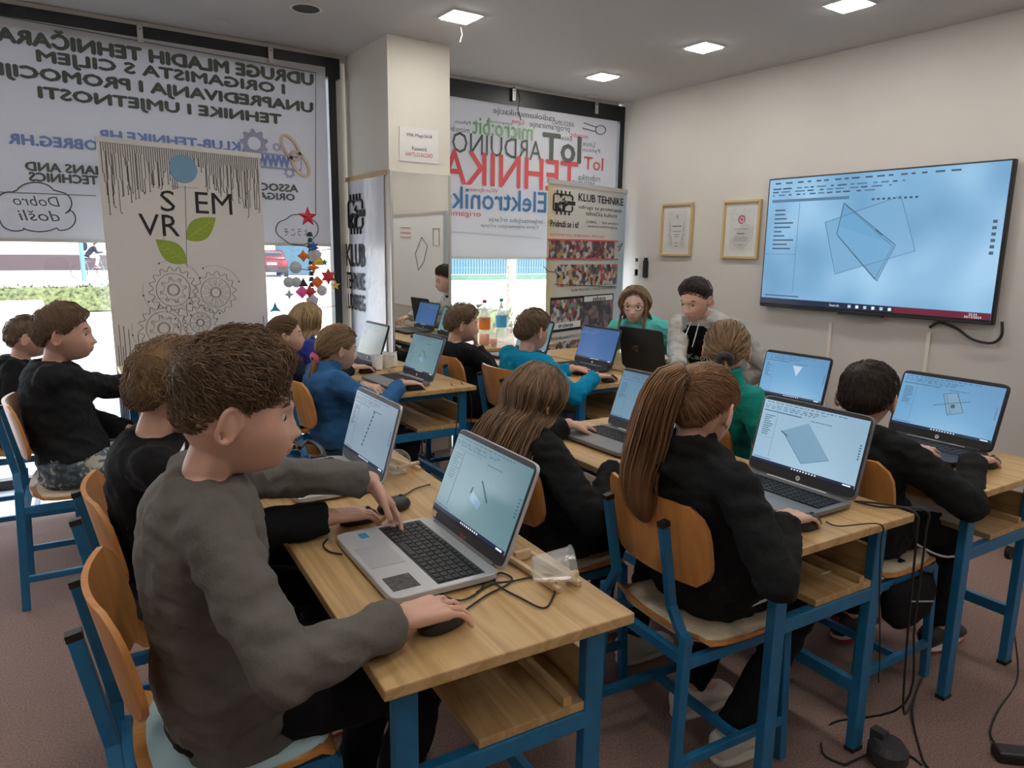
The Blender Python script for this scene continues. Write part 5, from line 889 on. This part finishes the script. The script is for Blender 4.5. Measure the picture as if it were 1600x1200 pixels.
J10 = person('girl in a navy jacket with earrings and a brown ponytail in profile', atd(445, 525, 4.0), (1.15, 4.02), 0, -10, 0, None, hp(566, 573, .80, (.95, -.1, -.05), 'mouse'), 'navy_jacket', 'black_trousers', dict(style='tail', mat='hair_brown', top=.012, side=.010, tie=(-.92, 0, .30), len=1.5, lift=.003, mess=.04, path=((.04, .0, 0, 0), (.07, .06, 0, 0), (.065, .14, 0, 0), (.05, .21, 0, 0)), w=[.013, .02, .030, .030, .022, .008]), s=.9, collar=True, near=False)
J11 = person('blonde girl in a violet blue jacket seen from behind by the ornament tree', atd(480, 503, 4.5), (1.36, 4.50), 10, 25, 5, None, None, 'purple_jacket', 'denim', dict(style='long', mat='hair_blonde', top=.016, side=.016, low=.1, zend=.72, back=.11, wide=.11, len=.7, az=62), s=.93, near=False, collar=True)
hd = atd(722, 507, 4.30)
J12 = person('boy in a black jumper resting his face on his hand near the pillar', hd, (2.23, 3.72), 0, -18, 8, None, dict(p=hd + V(.085, -.015, -.085), f=V(.05, .25, .95), u=V(.9, -.4, 0), pose='fist', pole=V(.5, -.5, -.8)), 'black_cloth', 'black_trousers', BOY('hair_brown', top=.022, side=.012, len=.5, lift=.012, mess=.4), s=.92, near=False, skin='skin')
J13 = person('boy in a turquoise long sleeved shirt in front of the club banner', atd(832, 517, 3.84), (2.28, 3.17), 0, 8, 6, hp(905, 575, .80, (.95, 0, -.05), 'type'), hp(942, 587, .80, (.97, .1, -.08), 'mouse'), 'teal_shirt', 'denim', BOY('hair_brown', top=.018, side=.010, len=.45, lift=.006), s=.94, near=False, skin='skin_pink')
J14 = person('instructor with glasses, long light brown hair and a mint T-shirt', atd(992, 477, 4.6), (3.72, 3.50), 205, 218, 8, hp(1040, 560, .80, (-.9, -.3, -.05), 'relax'), None, 'mint_shirt', 'denim', dict(style='long', mat='hair_light', top=.014, side=.012, low=.1, zend=.82, back=.07, wide=.12, len=.4, front=-.14, az=56, frontfall=True, ff=-.45, ln=700, lr=.0028), s=1.02, sleeve=.3, near=True, skin='skin_pale')
J15 = person('instructor in a grey and black hoodie with white chest lettering bending over a laptop', atd(1087, 470, 4.2), (3.70, 2.95), 196, 190, 18, None, hp(1046, 578, .82, (-.9, .3, -.15), 'type'), ['hoodie_grey', 'black_cloth'], 'denim', BOY('hair_dark', top=.022, side=.006, low=-.05, front=.04, fade=1, len=.35, lift=.005, sweep=(.5, 0, 0)), s=1.1, near=True, hood=True, skin='skin_pink', raglan=True, hs=1.06)
q = atd(142, 404, 33)
J16 = person('cyclist with a dark backpack riding past outside', (q[0] + .25, q[1], 1.62 - .55), (q[0] - .12, q[1]), 0, 0, 0, dict(p=V(q[0] + .55, q[1] + .2, 1.05 - .35), f=V(1, 0, -.2), u=V(0, 0, 1), pose='fist'), dict(p=V(q[0] + .55, q[1] - .2, 1.05 - .35), f=V(1, 0, -.2), u=V(0, 0, 1), pose='fist'), 'navy_jacket', 'hoodie_grey', BOY('hair_dark', n=60), s=1.05, near=False)
finish_people()
J16['root'].location.z += .38
t = thing('bicycle', 'bicycle of the passing cyclist outside', 'bicycle', (q[0], q[1], -.16))
for x in (-.52, .52): MB().tube([(x + .33 * math.cos(a), 0, .34 + .33 * math.sin(a)) for a in np.linspace(0, 2 * PI, 25)], .02, 6).obj('wheel', 'black_plastic', t)
MB().tube([(-.52, 0, .34), (-.1, 0, .34), (.38, 0, .85), (-.2, 0, .82), (-.1, 0, .34)], .018, 6).tube([(-.52, 0, .34), (-.2, 0, .82), (-.22, 0, .92)], .016, 6).tube([(.52, 0, .34), (.36, 0, .98)], .018, 6).obj('frame', 'fence_blue', t)
MB().tube([(.5, -.28, 1.02), (.36, 0, .98), (.5, .28, 1.02)], .015, 6).obj('handlebar', 'black_plastic', t); MB().ell((-.22, 0, .95), (.13, .07, .03)).obj('saddle', 'black_plastic', t)
o = MB().ell((0, 0, 0), (.14, .17, .24)).obj('backpack', 'navy_jacket'); o.location = (q[0] - .22, q[1], 1.38); tag(o, 'dark backpack on the cyclists back', 'backpack')
# prints and accessories on people
wrap_text(J2, 'CITY N', atd(284, 722, 1.74), (0, 0, 1), (-.97, .25, 0), .075, .02, 'paper', bold=0)
wrap_text(J1, 'ALL DAY', J1['fr'][3](.5) + V(.12, -.10, .0), (.25, .1, .9), (.35, .9, 0), .17, .035, 'paper', bold=0)
wrap_text(J5, 'S', J5['fr'][3](.72) + V(-.1, .02, .0), (.1, -1, 0), (.1, 0, 1), .09, .10, 'print_green2', bold=.0) if mat('print_green2', (.02, .045, .025), .8) else 0
P = J15['fr'][3](.52); f15 = J15['fr'][0]; l15 = J15['fr'][1]
wrap_text(J15, 'Kappa', P + f15 * .12 - l15 * .02 + V(0, 0, -.02), l15, (0, 0, 1), .20, .045, 'white_pure', bold=0)
wrap_text(J14, 'KLUB TEHNIKE', J14['fr'][3](.7) + J14['fr'][0] * .12 - V(0, 0, .02), J14['fr'][1], (0, 0, 1), .16, .018, 'white_pure', bold=0)
e = lambda x, y, z: J14['H'] - J14['base'] + J14['HM'] @ V(x, y, z); k = MB()
for s in (-1, 1): k.tube([e(.094 - .006 * abs(math.cos(a)), s * .033 + .0235 * math.cos(a), .003 + .0175 * math.sin(a)) for a in np.linspace(0, 2 * PI, 19)], .0018, 6); k.tube([e(.088, s * .056, .008), e(.03, s * .078, .008), e(-.012, s * .082, .004)], .0018, 6)
k.tube([e(.093, -.010, .006), e(.098, 0, .009), e(.093, .010, .006)], .0018, 6); k.obj('glasses', 'print_black', J14['root'])
e10 = lambda x, y, z: J10['H'] - J10['base'] + J10['HM'] @ V(x, y, z); MB().ell(e10(-.008, -.083, -.036), (.004, .004, .004), nu=8, nv=6).obj('earring', 'silver', J10['root'])
f, l, N = J15['fr'][:3]; b = J15['base']
for s in (-1, 1): MB().tube(smooth([tuple(N - b + f * .075 + l * s * .025 - V(0, 0, .03)), tuple(N - b + f * .12 + l * s * .03 - V(0, 0, .10)), tuple(N - b + f * .135 + l * s * .02 - V(0, 0, .17))]), .003, 6).obj('drawstring', 'white_cable', J15['root'])
# white piping on the ponytail girl's trousers
f, l = J3['fr'][:2]; Pc = J3['fr'][4] - J3['base']; MB().tube(smooth([tuple(Pc - l * .168 - f * .02 - V(0, 0, .02)), tuple(Pc - l * .178 + f * .16 - V(0, 0, .0)), tuple(Pc - l * .176 + f * .34 + V(0, 0, .01)), tuple(Pc - l * .165 + f * .43 - V(0, 0, .05))]), .0035, 6).obj('piping', 'white_cable', J3['root'])
# ================================================================ small things on the desks
def mouse(px, py, rz, label, dx=0):
    q = onz(px, py, ZT + .015); t = thing('computer_mouse', label, 'mouse', (q[0] + dx, q[1], ZT), math.radians(rz), 'black computer mice')
    MB().loft([((0, 0, z), (a, 0, 0), (0, b_, 0)) for z, a, b_ in ((.001, .050, .028), (.010, .054, .031), (.022, .048, .027), (.031, .034, .018), (.0345, .014, .008))], 20, p=2.4).obj('shell', 'black_plastic', t, True); MB().tube([(.026, -.003, .029), (.026, .003, .029)], .008, 10).obj('wheel', 'dark_plastic', t); return t, q
M1, q1 = mouse(690, 966, 10, 'black mouse under the hand of the boy in grey'); mouse(560, 806, 0, 'black mouse under the hand of the boy in the black T-shirt'); mouse(1258, 815, 0, 'black mouse under the hand of the ponytail girl'); mouse(648, 604, -4, 'black mouse under the hand of the girl in blue fleece'); mouse(574, 578, 0, 'black mouse under the hand of the girl in the navy jacket'); mouse(1545, 722, 0, 'black mouse under the hand of the boy in the hoodie'); mouse(952, 592, 3, 'black mouse under the hand of the boy in turquoise'); mouse(605, 790, 20, 'spare black mouse lying behind the nearest laptop', .02)
def cable(pix, label, r=.0022, z=ZT + .003, m='cable', zs=None, name='cable'):
    pts = [tuple(onz(p[0], p[1], p[2] if len(p) > 2 else z)) for p in pix]; return tag(MB().tube(smooth(pts), r, 6).obj(name, m, None, True), label, 'cable')
cable([(722, 957), (760, 930), (790, 915), (800, 903), (780, 895), (775, 912), (815, 935), (850, 950), (865, 930), (868, 905), (850, 898), (800, 908), (770, 912), (745, 925)], 'thin mouse cable curled on the nearest desk', zs=1)
cable([(735, 900), (760, 892), (752, 920), (720, 938), (685, 925), (690, 905), (730, 893)], 'second thin cable looped beside the nearest laptop'); cable([(512, 842), (505, 852), (515, 862), (535, 866)], 'short loop of cable left of the nearest laptop'); cable([(672, 757), (650, 763), (635, 772), (622, 777)], 'thin cable on the desk behind the nearest laptop')
tag(MB().box(onz(738, 906, ZT + .008), (.035, .016, .012)).obj('usb_plug', 'black_plastic'), 'black plug at the side of the nearest laptop', 'plug')
def stand(pa, pb, label, w=.055):
    a = onz(*pa, ZT); b_ = onz(*pb, ZT); d = nrm(b_ - a); n_ = V(-d[1], d[0], 0); L = np.linalg.norm(b_ - a); t = thing('wooden_stand', label, 'stand', tuple((a + b_) / 2), math.atan2(d[1], d[0]), 'little wooden phone stands')
    for s in (-1, 1): MB().box((0, s * w / 2, .007), (L, .012, .013)).obj('rail', 'beech', t, bevel=.002)
    MB().box((L * .36, 0, .019), (.012, w + .03, .011)).obj('crossbar', 'beech', t, bevel=.002); MB().box((-L / 2 + .01, 0, .012), (.012, w - .012, .022)).obj('end_block', 'beech', t, bevel=.002); return t
stand((812, 872), (890, 922), 'wooden stand beside the nearest laptop with a clear cup lying on it'); stand((600, 722), (645, 738), 'wooden stand behind the second silver laptop'); stand((232, 574), (205, 574), 'wooden stand on the desk before the gear banner', .05); stand((612, 582), (640, 577), 'pale wooden stand among the paper cups')
def cup(c, ax, label, r0=.026, r1=.037, h=.085, m='clear_plastic', fill=None):
    ax = nrm(ax); a = nrm(np.cross(ax, V(.2, .9, .3))); R = np.stack([a, np.cross(ax, a), ax], 1); t = thing('plastic_cup', label, 'cup', tuple(c), 0, 'disposable cups')
    MB().lathe([(0, .0), (r0, 0), (r1, h), (r1 + .002, h), (r1 - .0012, h - .001), (r0 - .001, .0015), (0, .0015)], n=24, R=R).obj('wall', m, t); MB().lathe([(r1, h - .002), (r1 + .0028, h - .001), (r1 + .0028, h + .002), (r1, h + .002)], n=24, R=R).obj('rim', m, t)
    if fill: MB().lathe([(0, .003), (r0 - .002, .003), (r0 + (r1 - r0) * fill - .002, h * fill), (0, h * fill)], n=24, R=R).obj('drink', 'orange_juice', t, True)
    return t
q = onz(832, 890, ZT + .05); cup(q, (.55, .25, .05) if 0 else (.62, -.28, .06), 'clear plastic cup lying on the wooden stand nearest the camera'); q = onz(617, 716, ZT + .04); cup(q, (-.2, -.6, .1), 'clear plastic cup lying behind the second silver laptop')
q = onz(1158, 716, ZT); cup((1.80, 1.50, ZT + .001), (0, 0, 1), 'clear cup of orange drink behind the ponytail girls laptop', .030, .042, .12, fill=.35)
for px, py, l in ((590, 578, 'white paper cup leaning behind the blank laptop, left one'), (603, 574, 'white paper cup tilted between the two laptops, middle one'), (615, 573, 'white paper cup next to the blue jumper girls laptop')): cup(onz(px, py, ZT + .002), (rng.uniform(-.3, .3), rng.uniform(-.3, .3), 1), l, m='paper')
q = onz(236, 590, ZT + .002); cup(q + V(0, .0, .036), (.3, -1, .1), 'clear cup lying on the desk before the gear banner')
# drinks table by the window
def bottle(x, y, cap_m, lab_m, label, fill=None):
    t = thing('drink_bottle', label, 'bottle', (x, y, ZT), 0, 'plastic bottles on the drinks table')
    MB().lathe([(0, 0), (.038, 0), (.044, .01), (.044, .09), (.040, .11), (.044, .13), (.044, .20), (.030, .25), (.013, .29), (.013, .315), (0, .315)], n=20).obj('body', 'bottle_clear', t, True); MB().lathe([(.0455, .115), (.0455, .205)], n=20).obj('label', lab_m, t, True); MB().lathe([(0, .335), (.016, .335), (.016, .312), (0, .312)], n=14).obj('cap', cap_m, t, True)
    if fill: text('IS', 'green_paper', Matrix(((.82, 0, -.57, -.028), (-.57, 0, -.82, -.040), (0, 1, 0, .188), (0, 0, 0, 1))), .03, .022, t, bold=.04)
    if fill: MB().lathe([(0, .004), (.040, .004), (.040, fill), (0, fill)], n=18).obj('drink', 'orange_juice', t, True)
q = ony(757, 500, 4.5); bottle(q[0], 4.5, 'red_paper', 'orange_paper', 'plastic bottle with red cap and red label on the drinks table', .08); q = ony(783, 500, 4.58); bottle(q[0], 4.58, 'green_paper', 'cyan_paper', 'clear water bottle with turquoise label on the drinks table')
q = ony(771, 520, 4.40); cup((q[0], 4.40, ZT + .001), (0, 0, 1), 'cup of orange drink beside the bottles', .026, .036, .10, fill=.5); q = ony(797, 520, 4.5); cup((q[0], 4.5, ZT + .001), (0, 0, 1), 'empty clear cup at the right of the bottles', .03, .042, .11)
# floor: power strip, adapters, cables, bag
t = thing('power_strip', 'white power strip full of black plugs under the second row desk', 'power strip', (2.02, 4.10, 0), .2)
MB().box((0, 0, .025), (.42, .07, .045)).obj('housing', 'white_plastic', t, bevel=.006); MB().box((.0, .10, .025), (.36, .07, .045)).obj('housing', 'white_plastic', t, bevel=.006)
for i in range(5): MB().box((-.15 + i * .075, 0, .075), (.035, .035, .06)).obj('plug', 'black_plastic', t); MB().tube(smooth([(-.15 + i * .075, 0, .10), (-.12 + i * .07, .02, .22), (-.1 + i * .1, .12, .30), (-.05 + i * .06, .2, .45)]), .004, 6).obj('lead', 'cable', t)
q = onz(632, 722, .0); tag(MB().box((q[0], q[1], .03), (.16, .08, .06)).obj('power_adapter', 'black_plastic', bevel=.01), 'black power adapter in front of the power strip', 'adapter')
q = onz(1590, 1188, 0); o = MB().box((0, 0, .018), (.13, .055, .034)).obj('power_adapter', 'black_plastic', bevel=.008); o.location = (q[0], q[1], 0); o.rotation_euler = (0, 0, -.75); tag(o, 'black laptop power adapter lying at the lower right corner', 'adapter')
q = onz(1385, 1192, 0); o = MB().lathe([(0, 0), (.045, .0), (.055, .02), (.055, .05), (.04, .07), (0, .072)], n=20).box((0, .03, .075), (.03, .04, .03)).obj('power_plug_block', 'dark_plastic', smooth=False); o.location = (q[0], q[1], 0); tag(o, 'round dark plug block on the carpet under the front desk', 'plug')
def wcable(pts, label, r=.0032, m='cable'): return tag(MB().tube(smooth(pts), r, 6).obj('cable', m, None, True), label, 'cable')
G = lambda px, py, z=.005: tuple(onz(px, py, z))
wcable([G(1335, 783, ZT + .006), G(1375, 792, ZT + .01), (2.0, .893, .77), (2.0, .885, .70), (1.99, .88, .45), (1.97, .87, .2), G(1300, 1130), G(1285, 1175), G(1320, 1195)], 'black cable falling from the ponytail girls laptop to the floor'); wcable([G(1338, 783, ZT + .006), G(1395, 790, ZT + .02), (1.95, .893, .77), (1.95, .885, .70), (1.96, .88, .40), (2.0, .88, .15), G(1440, 1060), G(1425, 1110), G(1440, 1180), G(1450, 1199)], 'second black cable from the same laptop running across the carpet')
wcable([G(1290, 815, ZT + .012), G(1312, 822, ZT + .006), (1.79, .905, .77), (1.79, .898, .71), (1.82, .90, .55), (1.83, .89, .43), (1.85, .89, .30)], 'thin mouse cable hanging over the edge of the ponytail girls desk', .002); wcable([G(1320, 1195), G(1380, 1170, .02), G(1420, 1180), G(1440, 1195)], 'black cable at the bottom joining two plugs'); wcable([G(1585, 990, .1), G(1590, 1060), G(1560, 1110), G(1548, 1150), G(1578, 1180, .02)], 'black adapter cable on the carpet at the lower right'); wcable([G(790, 1140), G(795, 1165), G(815, 1190), G(825, 1199)], 'thin black cable on the carpet under the nearest desk', .002)
wcable([(1.86, 3.2, .77), (1.88, 3.13, .70), (1.86, 3.12, .50), (1.80, 3.2, .25), G(650, 700, .12)], 'thin black cable hanging at the end of the second row desk', .0025); wcable([(1.80, 3.2, .77), (1.80, 3.125, .68), (1.78, 3.12, .50), (1.84, 3.25, .2), G(668, 700, .08)], 'another thin cable hanging beside it at the second row desk', .0025)
wcable([(2.42, 1.1, .50), (2.55, 1.05, .44), (2.8, 1.02, .43)], 'white cable under the right hand desk', .004, 'white_cable')
t = thing('waist_bag', 'black zipped waist bag hanging from the chair of the boy in the hoodie', 'bag', (2.33, 1.06, .34), -.1)
MB().loft([((0, 0, -.09), (.06, 0, 0), (0, .02, 0)), ((0, 0, -.05), (.11, 0, 0), (0, .04, 0)), ((0, 0, .02), (.13, 0, 0), (0, .045, 0)), ((0, 0, .07), (.11, 0, 0), (0, .03, 0))], 20, p=2.5).obj('pouch', 'black_cloth', t, True); MB().tube([(-.1, 0, .06), (-.02, .03, .13), (.1, 0, .06)], .008, 6).obj('strap', 'black_cloth', t); MB().tube([(-.07, -.047, .03), (.06, -.049, .0)], .003, 5).obj('zip', 'silver', t)
tag(MB().tube(smooth([tuple(onz(*p, ZT + .02)) for p in ((468, 700), (480, 690), (498, 697), (505, 712), (485, 716))]), .008, 8).obj('headset', 'black_plastic'), 'black headset lying at the far left end of the nearest desk', 'headset')
